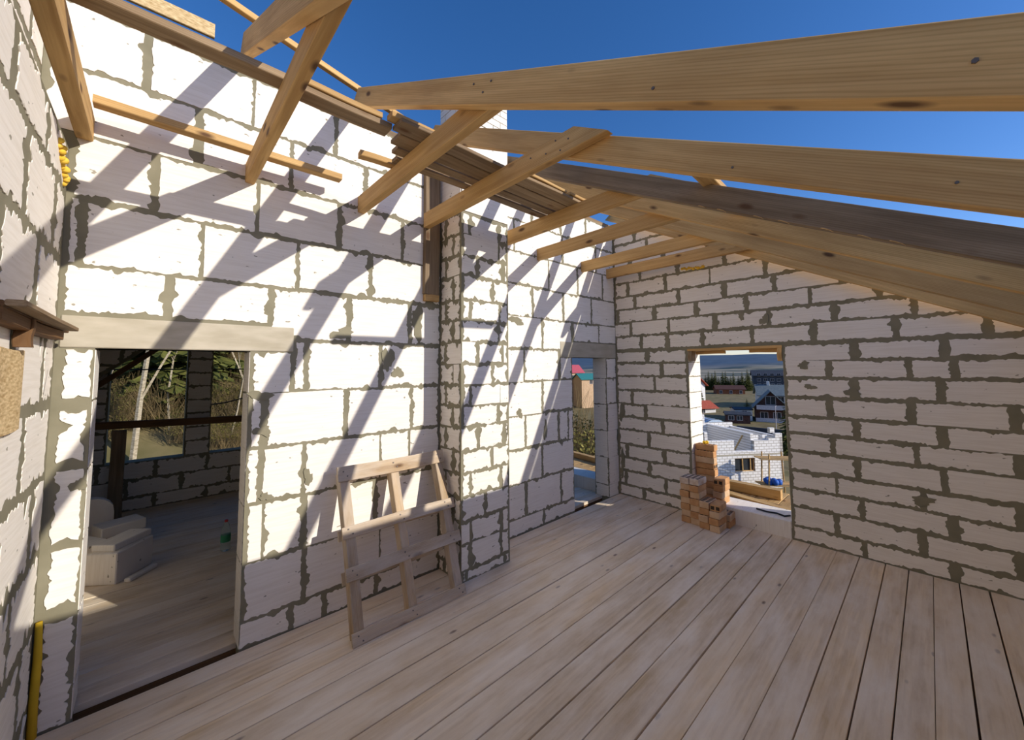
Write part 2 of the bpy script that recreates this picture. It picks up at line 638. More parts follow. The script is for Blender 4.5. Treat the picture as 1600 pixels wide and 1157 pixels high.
# jambs
FJ1 = frame((DL1, YA + TA, 0), (0, -1, 0), (0, 0, 1))     # faces -x
FJ2 = frame((DL0, YA, 0), (0, 1, 0), (0, 0, 1))           # faces +x
FJ3 = frame((DR1, YA + TA, 0), (0, -1, 0), (0, 0, 1))
FJ4 = frame((DR0, YA, 0), (0, 1, 0), (0, 0, 1))
for fr in (FJ1, FJ2, FJ3, FJ4):
    for k in range(6):
        slab('block', ragged([(0.001, BED[k]), (TA - 0.001, BED[k]), (TA - 0.001, min(BED[k + 1], DH)), (0.001, min(BED[k + 1], DH))], ra, inset=0.008, amp=0.004, lobe=0.25, lobe_d=0.02, thin=0.3), 0.004, M['block'], wall_back, fr, ra)
# lintels
def lintel(x0, x1, z0, z1):
    me = MB().box((x0, YA - 0.009, z0), (x1, YA + TA + 0.004, z1), 0.006)
    return me.build('lintel', M['concrete'], wall_back)
lintel(XC + 0.015, 0.815, DH, 2.365)
lintel(4.15, XB - 0.01, DH, 2.39)
for u, v, su, sv in ((0.62, 1.56, 0.05, 0.045), (0.95, 1.15, 0.035, 0.06), (0.66, 1.06, 0.04, 0.03), (1.93, 2.5, 0.07, 0.15), (0.60, 1.83, 0.07, 0.04),
                     (1.62, 2.12, 0.05, 0.13), (1.72, 1.99, 0.05, 0.06), (1.20, 2.34, 0.09, 0.05),
                     (-0.31, 1.35, 0.03, 0.04), (3.3, 2.62, 0.12, 0.05), (3.35, 1.46, 0.05, 0.05), (3.82, 1.2, 0.03, 0.14), (4.15, 1.0, 0.02, 0.05)):
    smear(wall_back, FA, u, v, su, sv, ra)

# ---- right wall (in shade, large window opening)
def roofz(y):
    return ROOF0 + TAN * (y - 3.5)
TB = 0.42
core = MB()
core.prism([(YD - 0.3, -0.32), (WY0, -0.32), (WY0, roofz(WY0) + 0.13), (YD - 0.3, roofz(YD - 0.3) + 0.13)], 0, XB, XB + TB)
core.prism([(WY1, -0.32), (YA + TA, -0.32), (YA + TA, 4.33), (YA - 0.25, 4.33), (WY1, roofz(WY1) + 0.13)], 0, XB, XB + TB)
core.prism([(WY0, WZ1), (WY1, WZ1), (WY1, roofz(WY1) + 0.13), (WY0, roofz(WY0) + 0.13)], 0, XB, XB + TB)
wall_right = struct(core.build('wall_right', M['mortar']))
FB = frame((XB, 0, 0), (0, -1, 0), (0, 0, 1))     # u = -y, v = z, w = -x
rb = random.Random(33)
BEDB = [0.0, 0.17, 0.388, 0.60, 0.80, 1.03, 1.235, 1.436, 1.655, 1.88, 2.087, 2.295, 2.515, 2.73, 2.945, 3.155, 3.385, 3.60, 3.815, 4.03, 4.245]
BH = {0: [3.07, 0.57, -0.06], 1: [3.37, 2.71, 0.79, 0.14, -0.43], 2: [2.97, 0.57, -0.07], 3: [3.34, 2.72, 0.78, 0.12, -0.47], 4: [2.96, 0.58, -0.04],
      5: [2.73, 0.77, 0.14, -0.48], 6: [3.39, 2.99, 0.57, -0.05], 7: [3.22, 0.79, 0.15, -0.48], 8: [2.82, 0.57, -0.06], 9: [2.72, 0.78, 0.15, -0.16],
      10: [2.94, 0.55, -0.1], 11: [3.03, 2.62, 2.12, 1.51, 0.88, 0.22, -0.39], 12: [3.21, 2.57, 1.95, 1.32, 0.7, 0.07, -0.5], 13: [3.44, 2.8, 2.18, 1.56, 0.92, 0.31],
      14: [3.12, 2.43, 1.81, 1.24, 0.6], 15: [3.24, 2.62, 1.98, 1.33, 0.7], 16: [3.03, 2.42, 1.8, 1.2], 17: [3.2, 2.63, 2.0], 18: [2.9, 2.3], 19: [3.1]}
clips_b = [(-TAN, 1.0, ROOF0 - TAN * 3.5 - 0.03)]
# in frame FB u = -y, so the slope z <= ROOF0 + TAN*(-u - 3.5)
clips_b = [(TAN, 1.0, ROOF0 - TAN * 3.5 + 0.12)]
kwb = dict(inset=0.0165, amp=0.006, lobe=0.5, lobe_d=0.022, thin=0.06, vin=1.75)
for k in range(20):
    z0, z1 = BEDB[k], BEDB[k + 1]
    hs = sorted(BH[k], reverse=True)
    if z0 < WZ1 - 0.05:
        lz1 = min(z1, WZ1)
        lay(wall_right, FB, z0, lz1, [-y for y in [YA - 0.005] + [h for h in hs if h > WY1] + [WY1]], rb, **kwb)
        lay(wall_right, FB, z0, lz1, [-y for y in [WY0] + [h for h in hs if h < WY0] + [YD + 0.01]], rb, **kwb)
    else:
        lay(wall_right, FB, z0, z1, [-y for y in [YA - 0.005] + hs + [YD + 0.01]], rb, clips=clips_b, **kwb)
# window reveals
FW1 = frame((XB, WY1, 0), (1, 0, 0), (0, 0, 1))           # faces -y (sun-lit)
FW2 = frame((XB + TB, WY0, 0), (-1, 0, 0), (0, 0, 1))     # faces +y
for fr in (FW1, FW2):
    for k in range(1, 11):
        z0, z1 = max(BEDB[k], WZ0), min(BEDB[k + 1], WZ1)
        lay(wall_right, fr, z0, z1, [0.001, TB - 0.001], rb, inset=0.006, amp=0.003, lobe=0.1, lobe_d=0.012, thin=0.4)
sill = MB().box((XB - 0.012, WY0 + 0.002, -0.04), (XB + TB, WY1 - 0.002, WZ0), 0.008).build('sill', M['block'], wall_right)
smear(wall_right, FB, -1.24, 0.09, 0.05, 0.1, rb)
# timber formwork left over the opening
for (y0, y1, x0, x1, z0, z1) in ((WY0 - 0.0, WY1 + 0.0, XB - 0.015, XB + 0.12, WZ1 - 0.03, WZ1), (WY0 + 0.02, WY1 - 0.02, XB + 0.13, XB + 0.27, WZ1 - 0.035, WZ1 - 0.005), (WY0 + 0.02, WY1 - 0.02, XB + 0.28, XB + TB, WZ1 - 0.03, WZ1)):
    beam('lintel_board', ((x0 + x1) / 2, y0, (z0 + z1) / 2), ((x0 + x1) / 2, y1, (z0 + z1) / 2), x1 - x0, z1 - z0, M['wood'], wall_right, seed=3)
beam('lintel_prop', (XB + 0.06, WY1 - 0.03, WZ1 - 0.17), (XB + 0.06, WY1 - 0.03, WZ1 - 0.03), 0.05, 0.14, M['wood_old'], wall_right)
beam('lintel_prop', (XB + 0.05, WY0 + 0.03, WZ1 - 0.19), (XB + 0.05, WY0 + 0.03, WZ1 - 0.03), 0.05, 0.12, M['wood'], wall_right)
beam('lintel_prop', (XB + 0.2, WY0 + 0.06, WZ1 - 0.055), (XB + 0.2, WY0 + 0.40, WZ1 - 0.055), 0.09, 0.04, M['wood'], wall_right)
beam('lintel_prop', (XB + 0.2, WY1 - 0.42, WZ1 - 0.055), (XB + 0.2, WY1 - 0.05, WZ1 - 0.055), 0.09, 0.04, M['wood'], wall_right)
for u, v, su, sv in ((-0.95, 1.78, 0.05, 0.03), (-0.58, 1.72, 0.06, 0.05), (-0.12, 0.7, 0.09, 0.04), (-1.0, 2.03, 0.06, 0.04), (-1.62, 2.68, 0.04, 0.05), (-1.37, 2.60, 0.05, 0.06), (-3.42, 0.5, 0.04, 0.2), (-3.41, 1.3, 0.05, 0.12)):
    smear(wall_right, FB, u, v, su, sv, rb)

# ---- left wall, close to the camera; the part above the ledge is set back
core = MB()
core.prism([(YD - 0.3, -0.32), (YA, -0.32), (YA, 3.38), (1.46, 3.38), (YD - 0.3, roofz(YD - 0.3) - 0.02)], 0, XC - 0.32, XC)
core.prism([(1.46, 3.38), (YA, 3.38), (YA, 4.33), (3.25, 4.31)], 0, XC - 0.32, XC - 0.13)
wall_left = struct(core.build('wall_left', M['mortar']))
FC = frame((XC, 0, 0), (0, 1, 0), (0, 0, 1))      # u = y, v = z, w = +x
FC2 = frame((XC - 0.13, 0, 0), (0, 1, 0), (0, 0, 1))
rc = random.Random(44)
for k in range(9):
    z0, z1 = BED[k], min(BED[k + 1], 3.375)
    if z1 - z0 < 0.1:
        continue
    off = 0.0 if k % 2 else 0.3
    cuts = [YD + 0.01] + [c for c in [3.19 - off - 0.61 * t for t in range(7, -1, -1)] if c > YD + 0.1] + [YA - 0.02]
    lay(wall_left, FC, z0, z1, cuts, rc, inset=0.026, amp=0.012, lobe=0.95, lobe_d=0.06, thin=0.0, clips=[(-TAN, 1.0, ROOF0 - TAN * 3.5 - 0.04)])
for k, (z0, z1) in enumerate(((3.40, 3.80), (3.82, 4.22))):
    lay(wall_left, FC2, z0, z1, [1.6, 2.1 + 0.2 * k, 2.7 + 0.2 * k, 3.2, 3.49], rc, inset=0.018, amp=0.008, clips=[(-TAN, 1.0, 4.30 - TAN * 3.25)])

# ---- wall behind the camera
core = MB().box((XC - 0.32, YD - 0.3, -0.32), (XB + TB, YD, 2.375))
wall_front = struct(core.build('wall_front', M['mortar']))
FD = frame((0, YD, 0), (-1, 0, 0), (0, 0, 1))     # u = -x, w = +y
rd = random.Random(55)
for k in range(12):
    z0, z1 = 0.2 * k, min(0.2 * k + 0.2, 2.37)
    off = 0.3 * (k % 2)
    lay(wall_front, FD, z0, z1, [-XB + 0.01] + [-XB + 0.31 + off + 0.61 * t for t in range(9)] + [-XC - 0.01], rd, step=0.05, **{'inset': 0.014, 'amp': 0.005})
#@@OBJECTS
# ================================================================== CHIMNEY
ch_root = MB().box((PX0, PY, -0.04), (PX1, YA - 0.006, 4.99)).build('chimney', M['mortar'])
tag(ch_root, 'mortar-smeared white block chimney pillar standing before the sun-lit wall', 'chimney')
FP = frame((PX0, PY, 0), (1, 0, 0), (0, 0, 1))
FPL = frame((PX0, YA, 0), (0, -1, 0), (0, 0, 1))
FPR = frame((PX1, PY, 0), (0, 1, 0), (0, 0, 1))
rp = random.Random(66)
PBED = [0.0, 0.103, 0.342, 0.555, 0.785, 1.01, 1.215, 1.45, 1.655, 1.864, 2.068, 2.29, 2.505, 2.714, 2.96, 3.165, 3.38, 3.60]
PW = PX1 - PX0
for k in range(len(PBED) - 1):
    z0, z1 = PBED[k], PBED[k + 1]
    hd = {0: [0.08, 0.55], 1: [0.11, 0.5], 2: [0.10, 0.5], 3: [0.30, 0.62]}.get(k, [[0.11, 0.50], [0.40], [0.20, 0.55], [0.48]][k % 4])
    lay(ch_root, FP, z0, z1, [0.004] + [h for h in hd if h < PW - 0.04] + [PW - 0.004], rp, inset=0.015, amp=0.009, lobe=0.8, lobe_d=0.035, thin=0.12, step=0.018)
    lay(ch_root, FPL, z0, z1, [0.01] + ([0.26] if k % 2 else [0.12]) + [YA - PY - 0.004], rp, inset=0.017, amp=0.012, lobe=0.9, lobe_d=0.035, thin=0.1, step=0.018)
    lay(ch_root, FPR, z0, z1, [0.004, YA - PY], rp, inset=0.012, amp=0.006, step=0.03)
# smooth rendered stretch, then small bricks above the roof line
for fr, w_ in ((FP, PW), (FPL, YA - PY), (FPR, YA - PY)):
    slab('render_panel', [(0.004, 3.62), (w_ - 0.004, 3.62), (w_ - 0.004, 4.60), (0.004, 4.60)], 0.008, M['block'], ch_root, fr, rp)
    for k in range(5):
        z0 = 4.61 + 0.075 * k
        n = max(2, int(round(w_ / 0.21)))
        off = 0.5 * (k % 2)
        cuts = [0.003] + [w_ * (t + off) / n for t in range(1 - (k % 2), n) if 0.03 < w_ * (t + off) / n < w_ - 0.03] + [w_ - 0.003]
        for t in range(len(cuts) - 1):
            g = 0.004
            slab('brick', [(cuts[t] + g, z0 + g), (cuts[t + 1] - g, z0 + g), (cuts[t + 1] - g, z0 + 0.075 - g), (cuts[t] + g, z0 + 0.075 - g)], 0.008, M['block'], ch_root, fr, rp)

# post in the shaded slot left of the chimney
po = beam('timber_post', (2.07, YA - 0.028, 2.79), (2.07, YA - 0.028, 4.32), 0.17, 0.056, M['wood_old'], side=(1, 0, 0), seed=4)
tag(po, 'weathered brown upright board fixed in the slot beside the chimney', 'post')
beam('packing_block', (1.99, YA - 0.03, 2.755), (2.15, YA - 0.03, 2.755), 0.06, 0.065, M['wood'], po)

# ================================================================== ROOF TIMBERS
ca = math.cos(math.atan(TAN))
nail_me = MB().tube([(0, 0, 0), (0, 0, 0.004)], 0.006, 6).build('nail', M['steel'])
nail_mesh = nail_me.data
bpy.data.objects.remove(nail_me)


def nails(parent, pts, normal):
    nrm = Vector(normal)
    q = nrm.to_track_quat('Z', 'Y').to_matrix().to_4x4()
    for pt in pts:
        link('nail', nail_mesh, None, parent, Matrix.Translation(pt) @ q)


RH = 0.18 * ca                     # depth at right angles to the slope
RX = [(-0.485, 0.065, 'leftmost long rafter, above the corner of the near left wall'),
      (0.412, 0.064, 'second long rafter from the left, running out of the top of the picture'),
      (1.268, 0.066, 'long pine rafter crossing highest and widest against the blue sky'),
      (2.065, 0.068, 'long pine rafter next below the widest one, with a flush tie end on its face'),
      (2.90, 0.066, 'long grey-brown rafter with splinters along its lower edge'),
      (3.66, 0.066, 'third long rafter counted from the shaded gable wall'),
      (4.63, 0.07, 'long rafter just in front of the shaded gable wall'),
      (5.45, 0.07, 'last long rafter lying against the shaded gable wall')]
rafters = []
for i, (x, w_, lab) in enumerate(RX):
    y_hi = 3.47 if i else 3.55
    y_lo = -1.3
    lift = 0.5 * RH / ca
    p_lo = Vector((x, y_lo, roofz(y_lo) + lift))
    p_hi = Vector((x, y_hi, roofz(y_hi) + lift))
    ra_o = beam('rafter', p_lo, p_hi, w_, RH, M['wood'] if i != 4 else M['wood_old'], side=(1, 0, 0), cut1=(TAN, 1.7), cut0=(TAN, 0), seed=i, seg=14, wob=0.0015)
    tag(ra_o, lab, 'rafter', 'long sloping rafters')
    rafters.append(ra_o)
for k in (2, 3):
    x = RX[k][0] - RX[k][1] / 2 - 0.001
    nails(rafters[k], [(x, y, roofz(y) + d) for y, d in ((1.55, 0.07), (1.63, 0.12), (1.48, 0.13), (0.6, 0.05), (-0.1, 0.08))], (-1, 0, 0))
# raised splinters along the lower edge of the grey-brown rafter
sp = random.Random(8)
for k in range(7):
    y = 1.1 - 0.17 * k + sp.uniform(-0.03, 0.03)
    q0 = Vector((2.90 - 0.03, y, roofz(y) + 0.004))
    m_ = MB().tube([q0, q0 + Vector((-0.012, -0.02, -0.012)), q0 + Vector((-0.018, -0.045, -0.03)), q0 + Vector((-0.01, -0.06, -0.045))], [0.003, 0.003, 0.002, 0.001], 4)
    m_.build('splinter', M['wood'], rafters[4])

TZ0, TZ1 = 3.47, 3.62
TIES = [(-0.385, 0.075, 1.35, 'leftmost collar tie, butting the corner above the near left wall', 3.498),
        (0.478, 0.062, 1.50, 'steep-looking collar tie second from the left, under the rafter leaving the picture', 3.498),
        (1.341, 0.066, 1.42, 'collar tie running up under the widest rafter', 3.498),
        (1.991, 0.066, 1.38, 'collar tie with its cut end showing on the face of a long rafter', 3.44),
        (2.972, 0.066, 1.35, 'collar tie that comes out from behind the chimney', 3.498),
        (3.731, 0.066, 1.30, 'collar tie just right of the chimney, with a split along its face', 3.498),
        (4.70, 0.07, 1.25, 'second collar tie from the shaded gable wall', 3.498),
        (5.37, 0.07, 1.20, 'collar tie lying closest to the shaded gable wall', 3.498)]
for i, (x, w_, y_lo, lab, y_hi) in enumerate(TIES):
    zc = (TZ0 + TZ1) / 2
    t = beam('collar_tie', (x, y_lo, zc), (x, y_hi, zc), w_, TZ1 - TZ0, M['wood'], side=(1, 0, 0), cut0=(-1 / TAN * 0.9, 0), seed=20 + i, seg=8, wob=0.0012)
    tag(t, lab, 'collar tie', 'collar ties under the rafters')
    if i == 3:
        nails(t, [(x - w_ / 2 - 0.001, 1.55, 3.55), (x - w_ / 2 - 0.001, 1.62, 3.50), (x - w_ / 2 - 0.001, 1.66, 3.585), (x - w_ / 2 - 0.001, 1.75, 3.53), (x - w_ / 2 - 0.001, 1.9, 3.56)], (-1, 0, 0))

# boards resting on the ties
def board(x0, x1, y0, y1, z0, z1, mat, lab, name='loose_board', seed=0, skew=0.0, cat='board'):
    o = beam(name, (x0, (y0 + y1) / 2, (z0 + z1) / 2), (x1, (y0 + y1) / 2 + skew, (z0 + z1) / 2), y1 - y0, z1 - z0, mat, seed=seed, seg=8, wob=0.002)
    return tag(o, lab, cat, 'loose boards laid across the collar ties')


board(-0.43, 0.505, 2.32, 2.43, TZ1 + 0.001, TZ1 + 0.043, M['wood_old'], 'dark lower board across the two leftmost collar ties', seed=1)
board(0.51, 1.09, 2.34, 2.46, TZ1, TZ1 + 0.04, M['wood_old'], 'dark lower board between the second and third collar ties from the left', seed=3)
board(0.53, 1.02, 2.33, 2.46, TZ1 + 0.043, TZ1 + 0.08, M['wood'], 'bright upper board stacked between the second and third collar ties', seed=4)
board(1.05, 1.42, 2.25, 2.33, TZ1 + 0.032, TZ1 + 0.07, M['wood'], 'short bright offcut lying near the widest rafter end', seed=14)
YB = ((2.215, 2.35), (2.36, 2.505), (2.525, 2.62), (2.65, 2.74))
LB = ('frontmost', 'second', 'third', 'hindmost')
for k, (y0, y1) in enumerate(YB):
    board(1.10 + 0.06 * k, 2.06, y0, y1, TZ1, TZ1 + 0.028, M['wood_old'], LB[k] + ' of four weathered boards on the ties left of the chimney', seed=5 + k)
    board(2.08, 3.06 - 0.03 * k, y0, y1, TZ1, TZ1 + 0.028, M['wood_old'], LB[k] + ' of four weathered boards on the ties before the chimney top', seed=9 + k)
board(1.06, 1.46, 2.79, 2.86, TZ1, TZ1 + 0.045, M['wood'], 'short stick end poking out beneath the weathered boards', seed=15, skew=-0.05)
board(2.05, 2.75, 2.20, 2.255, TZ1 + 0.033, TZ1 + 0.058, M['wood'], 'sun-lit thin batten on the front edge before the chimney', seed=16)
board(2.80, 3.12, 2.20, 2.25, TZ1 + 0.033, TZ1 + 0.058, M['wood'], 'sun-lit thin batten on the front edge right of the chimney', seed=17)
board(-0.34, 1.09, 3.27, 3.35, TZ1, TZ1 + 0.05, M['wood'], 'narrow batten across the left collar ties close to the sun-lit wall', 'batten', seed=18, cat='batten')

# ridge timbers on top of the back wall
pl = beam('wall_plate', (XC - 0.25, 3.60, 4.365), (PX0 - 0.002, 3.60, 4.365), 0.19, 0.06, M['wood_old'], seed=30)
tag(pl, 'flat timber plate on top of the sun-lit wall left of the chimney', 'wall plate')
pl = beam('wall_plate', (PX1 + 0.002, 3.60, 4.365), (XB + 0.3, 3.60, 4.365), 0.19, 0.06, M['wood_old'], seed=31)
tag(pl, 'flat timber plate on top of the sun-lit wall right of the chimney', 'wall plate')
pk = empty('rafter_packing', (0, 0, 0))
bt = beam('ridge_batten', (0.05, 3.27, 4.715), (2.25, 3.80, 4.715), 0.05, 0.05, M['wood'], seed=33)
tag(bt, 'thin sun-lit batten running behind the rafter heads against the sky', 'batten')
ob = beam('chipboard_strip', (-0.75, 3.70, 4.70), (0.235, 3.70, 4.705), 0.03, 0.115, M['osb'], seed=34)
tag(ob, 'chipboard strip with sawn end standing against the sky at upper left', 'board')
bpy.data.objects.remove(pk)
pk = MB().box((1.20, 3.385, 4.336), (1.33, 3.50, 4.388), 0.006).build('packing_block', M['wood'])
tag(pk, 'small pine packing block under the head of the widest rafter', 'wood block')
rb_ = beam('roof_batten', (2.35, 0.98, roofz(0.98) + 0.205), (3.62, 1.02, roofz(1.0) + 0.205), 0.10, 0.045, M['wood'], seed=35)
tag(rb_, 'short board end showing in the slot of sky between two long rafters', 'batten')

# ================================================================== PALLET
pal = empty('pallet', (1.66, 2.945, 0))
tag(pal, 'wooden pallet frame leaning against the sun-lit wall beside the chimney', 'pallet')
lean = math.atan(0.346)
PF = Matrix.Translation((1.135, 2.945, 0.0)) @ Matrix.Rotation(-lean, 4, 'X')     # local x along, z up the slope, y into the wall


def pbox(name, x0, x1, y0, y1, z0, z1, seed, along):
    if along == 'x':
        q0, q1 = (x0, (y0 + y1) / 2, (z0 + z1) / 2), (x1, (y0 + y1) / 2, (z0 + z1) / 2)
        o = beam(name, PF @ Vector(q0), PF @ Vector(q1), y1 - y0, z1 - z0, M['pallet'], pal, side=PF.to_3x3() @ Vector((0, 1, 0)), ch=0.002, wob=0.004, seed=seed)
    else:
        q0, q1 = ((x0 + x1) / 2, (y0 + y1) / 2, z0), ((x0 + x1) / 2, (y0 + y1) / 2, z1)
        o = beam(name, PF @ Vector(q0), PF @ Vector(q1), y1 - y0, x1 - x0, M['pallet'], pal, side=PF.to_3x3() @ Vector((0, 1, 0)), ch=0.004, wob=0.003, seed=seed)
    return o


SL = math.sqrt(1 + 0.346 ** 2)
for k, (x0, x1) in enumerate(((0.02, 0.10), (0.465, 0.54), (0.92, 1.0))):
    pbox('rail', x0, x1, 0.022, 0.112, 0.035, 1.235, 40 + k, 'z')
for k, (z0, z1, dx) in enumerate(((0.003, 0.088, 0.0), (0.435, 0.53, -0.006), (0.735, 0.825, -0.004), (1.165, 1.285, 0.0))):
    s_ = pbox('slat', dx, 1.03 + (0.015 if k in (1, 2) else -0.02), 0.0, 0.021, z0, z1, 50 + k, 'x')
    nrm = PF.to_3x3() @ Vector((0, -1, 0))
    nails(s_, [PF @ Vector((x + d, -0.001, (z0 + z1) / 2 + e)) for x in (0.06, 0.5, 0.955) for d, e in ((-0.015, 0.02), (0.015, -0.02))], nrm)
for k, (z0, z1) in enumerate(((0.40, 0.49), (0.72, 0.80))):
    pbox('slat', 0.0, 1.04, 0.113, 0.133, z0, z1, 60 + k, 'x')

# ================================================================== BRICKS
def brick_mesh(kind):
    L, W_, H = 0.25, 0.12, 0.084
    b = MB().box((-L / 2, -W_ / 2, 0), (L / 2, W_ / 2, H), 0.004)
    return b


BR = random.Random(77)
brick_root_cache = {}


def brick(x, y, z, rot, label, kind, group='orange hollow bricks stacked by the window'):
    """long axis local x; dark inlays paint the shade of hollow cells on the top or, for 'side' bricks, on the small end"""
    if kind not in brick_root_cache:
        L, W_, H = 0.246, 0.117, 0.0785
        me = MB().box((-L / 2, -W_ / 2, 0), (L / 2, W_ / 2, H), 0.005)
        o = me.build('brick', M[{'a': 'brick', 'b': 'brick_pale', 'c': 'brick_white', 's': 'brick'}[kind]])
        hm = MB()
        if kind == 's':      # on its side: two dark inlays for openings on the end
            for yy in (-0.03, 0.03):
                hm.box((-L / 2 - 0.0008, yy - 0.02, 0.018), (-L / 2 + 0.01, yy + 0.02, H - 0.018))
        else:
            for xx in (-0.09, -0.045, 0, 0.045, 0.09):
                for yy in (-0.03, 0.03):
                    hm.box((xx - 0.014, yy - 0.018, H - 0.01), (xx + 0.014, yy + 0.018, H + 0.0008))
        h = hm.build('hollow', M['hole'])
        brick_root_cache[kind] = (o.data, h.data)
        bpy.data.objects.remove(o)
        bpy.data.objects.remove(h)
    bd, hd = brick_root_cache[kind]
    mw = Matrix.Translation((x, y, z)) @ Matrix.Rotation(rot, 4, 'Z')
    o = link('hollow_brick', bd, None, None, mw)
    link('hollow', hd, None, o, mw)
    return tag(o, label, 'brick', group)


ROWN = ['bottom', 'second', 'third', 'fourth', 'fifth', 'sixth', 'seventh', 'eighth', 'topmost']
HB = 0.0825
for c_, (y, n, nm) in enumerate(((2.268, 7, 'leftmost'), (2.146, 7, 'second'))):
    for k in range(n):
        kd = 'c' if k == 6 else ('b' if (k + c_) % 2 else 'a')
        brick(5.275 + BR.uniform(-0.012, 0.012), y + BR.uniform(-0.004, 0.004), HB * k, BR.uniform(-0.03, 0.03),
              ('hollow brick in the %s row of the %s column of the floor stack' if k else 'hollow brick in the %s row of the %s column of the floor stack') % (ROWN[k], nm), kd)
for c_, (y, n, nm, x) in enumerate(((2.02, 4, 'third', 5.24), (1.892, 4, 'fourth', 5.215))):
    for k in range(n):
        brick(x + BR.uniform(-0.015, 0.015), y + BR.uniform(-0.004, 0.004), HB * k, BR.uniform(-0.05, 0.05),
              'hollow brick in the %s row of the %s column of the floor stack' % (ROWN[k], nm), 's' if (k == 3 and c_) else ('b' if (k + c_) % 2 else 'a'))
brick(5.46, 1.86, 0.0, 0.0, 'brick lying low against the window sill right of the floor stack', 'a')
brick(5.47, 1.86, HB, 0.04, 'upper brick of the low pair against the window sill', 'b')
# tower of bricks on the sill
for k in range(9):
    kd = 's' if k in (2, 5) else ('b' if k in (1, 3, 6) else 'a')
    brick(5.70 + BR.uniform(-0.02, 0.02), 2.19 + BR.uniform(-0.006, 0.006), WZ0 + HB * k, math.pi / 2 + BR.uniform(-0.05, 0.05), 'hollow brick in the %s row of the tall tower on the window sill' % ROWN[k], kd)
for k in range(4):
    brick(5.66 + BR.uniform(-0.01, 0.01), 2.0 - 0.004 * k, WZ0 + HB * k, BR.uniform(-0.06, 0.06), 'hollow brick in the %s row of the short tower on the window sill' % ROWN[k], 's' if k == 3 else ('b' if k % 2 else 'a'))


# ================================================================== FOAM, TAPE, SHELF
def blob(name, pts, mat, label, cat, seed=1):
    bm = bmesh.new()
    rg = random.Random(seed)
    for (x, y, z, r_) in pts:
        g = bmesh.ops.create_icosphere(bm, subdivisions=2, radius=r_)
        for v in g['verts']:
            k = 1 + 0.22 * noise.noise(v.co * 40 + Vector((seed, x * 9, z * 9)))
            v.co = v.co * k + Vector((x, y, z))
    me = bpy.data.meshes.new(name)
    bm.to_mesh(me)
    bm.free()
    for q in me.polygons:
        q.use_smooth = True
    return tag(link(name, me, mat), label, cat)


blob('foam_blob', [(XC + 0.008 * (1 + math.sin(k * 5)), 3.16 + 0.011 * k + 0.012 * math.sin(k * 2.6), 3.28 - 0.007 * k + 0.010 * math.cos(k * 4), 0.017 + 0.004 * math.sin(k * 3)) for k in range(22)], M['foam'], 'bead of yellow mounting foam on the near left wall', 'foam', 3)
blob('foam_blob', [(XB - 0.006, 2.36 - 0.032 * k, 3.44 - 0.004 * k + 0.01 * math.sin(k * 2.3), 0.02 + 0.006 * math.sin(k * 3)) for k in range(10)], M['foam'], 'dab of yellow mounting foam under the ties on the shaded gable wall', 'foam', 4)
blob('yellow_scrap', [(5.70 + 0.02 * k, 2.2 + 0.02 * math.sin(k * 2), WZ0 + HB * 9 + 0.016, 0.022) for k in range(4)], M['yellow'], 'small yellow scrap lying on top of the tall brick tower', 'scrap', 5)
tp = MB().tube([(XC + 0.022, YA - 0.02, 0.0), (XC + 0.02, YA - 0.022, 0.2), (XC + 0.024, YA - 0.02, 0.42), (XC + 0.02, YA - 0.018, 0.62)], [0.02, 0.019, 0.018, 0.014], 8)
tag(tp.build('foam_strip', M['yellow'], smooth=True), 'yellow vertical strip in the corner at lower left', 'foam strip')

sh = empty('scaffold_shelf', (XC + 0.1, 2.6, 2.05))
tag(sh, 'rough brown plank shelf on brackets sticking out from the near left wall', 'shelf')
beam('shelf_plank', (XC + 0.03, 2.1, 2.262), (XC + 0.03, 3.42, 2.262), 0.055, 0.022, M['wood_dark'], sh, seed=71)
beam('shelf_plank', (XC + 0.085, 2.1, 2.264), (XC + 0.085, 3.30, 2.264), 0.05, 0.022, M['wood_old'], sh, seed=72)
beam('bearer', (XC + 0.03, 2.1, 2.225), (XC + 0.03, 3.28, 2.225), 0.05, 0.05, M['wood_dark'], sh, seed=73)
beam('bracket', (XC + 0.035, 2.55, 2.13), (XC + 0.035, 2.55, 2.25), 0.05, 0.05, M['wood_dark'], sh, side=(1, 0, 0), seed=74)
nb = beam('chipboard_sheet', (XC + 0.014, 2.30, 1.95), (XC + 0.014, 2.66, 1.95), 0.016, 0.34, M['osb'], seed=75)
tag(nb, 'small chipboard panel fixed flat on the near left wall under the shelf', 'board')

# ================================================================== ROOM BEHIND THE BACK WALL
rr_ = random.Random(88)
fl2 = struct(MB().box((-1.0, YA + 0.13, -0.3), (XB - 0.21, 8.0, -0.045)).build('floor_behind', M['wood_dark']))
y = YA + 0.125
k = 0
while y < 7.98:
    w_ = rr_.choice([0.16, 0.19, 0.2])
    y1 = min(y + w_, 7.99)
    beam('plank', (-0.98, (y + y1) / 2, -0.022 + rr_.uniform(-0.002, 0.002)), (XB - 0.215, (y + y1) / 2, -0.022), y1 - y - rr_.choice([0.003, 0.005, 0.008]), 0.042, M['floor'], fl2, ch=0.002, wob=0.0012, seg=4, seed=200 + k)
    y = y1
    k += 1
YF = 8.0
core = MB()
core.box((-1.0, YF, -0.3), (3.4, YF + 0.25, 0.685))
core.box((-1.0, YF, 0.685), (-0.475, YF + 0.25, 3.0))
core.box((0.374, YF, 0.685), (0.696, YF + 0.25, 3.0))
core.box((2.2, YF, 0.685), (3.4, YF + 0.25, 3.0))
core.box((-1.0, YF, 2.7), (3.4, YF + 0.25, 3.0))
wall_far = struct(core.build('wall_far', M['mortar']))
FF = frame((0, YF, 0), (1, 0, 0), (0, 0, 1))
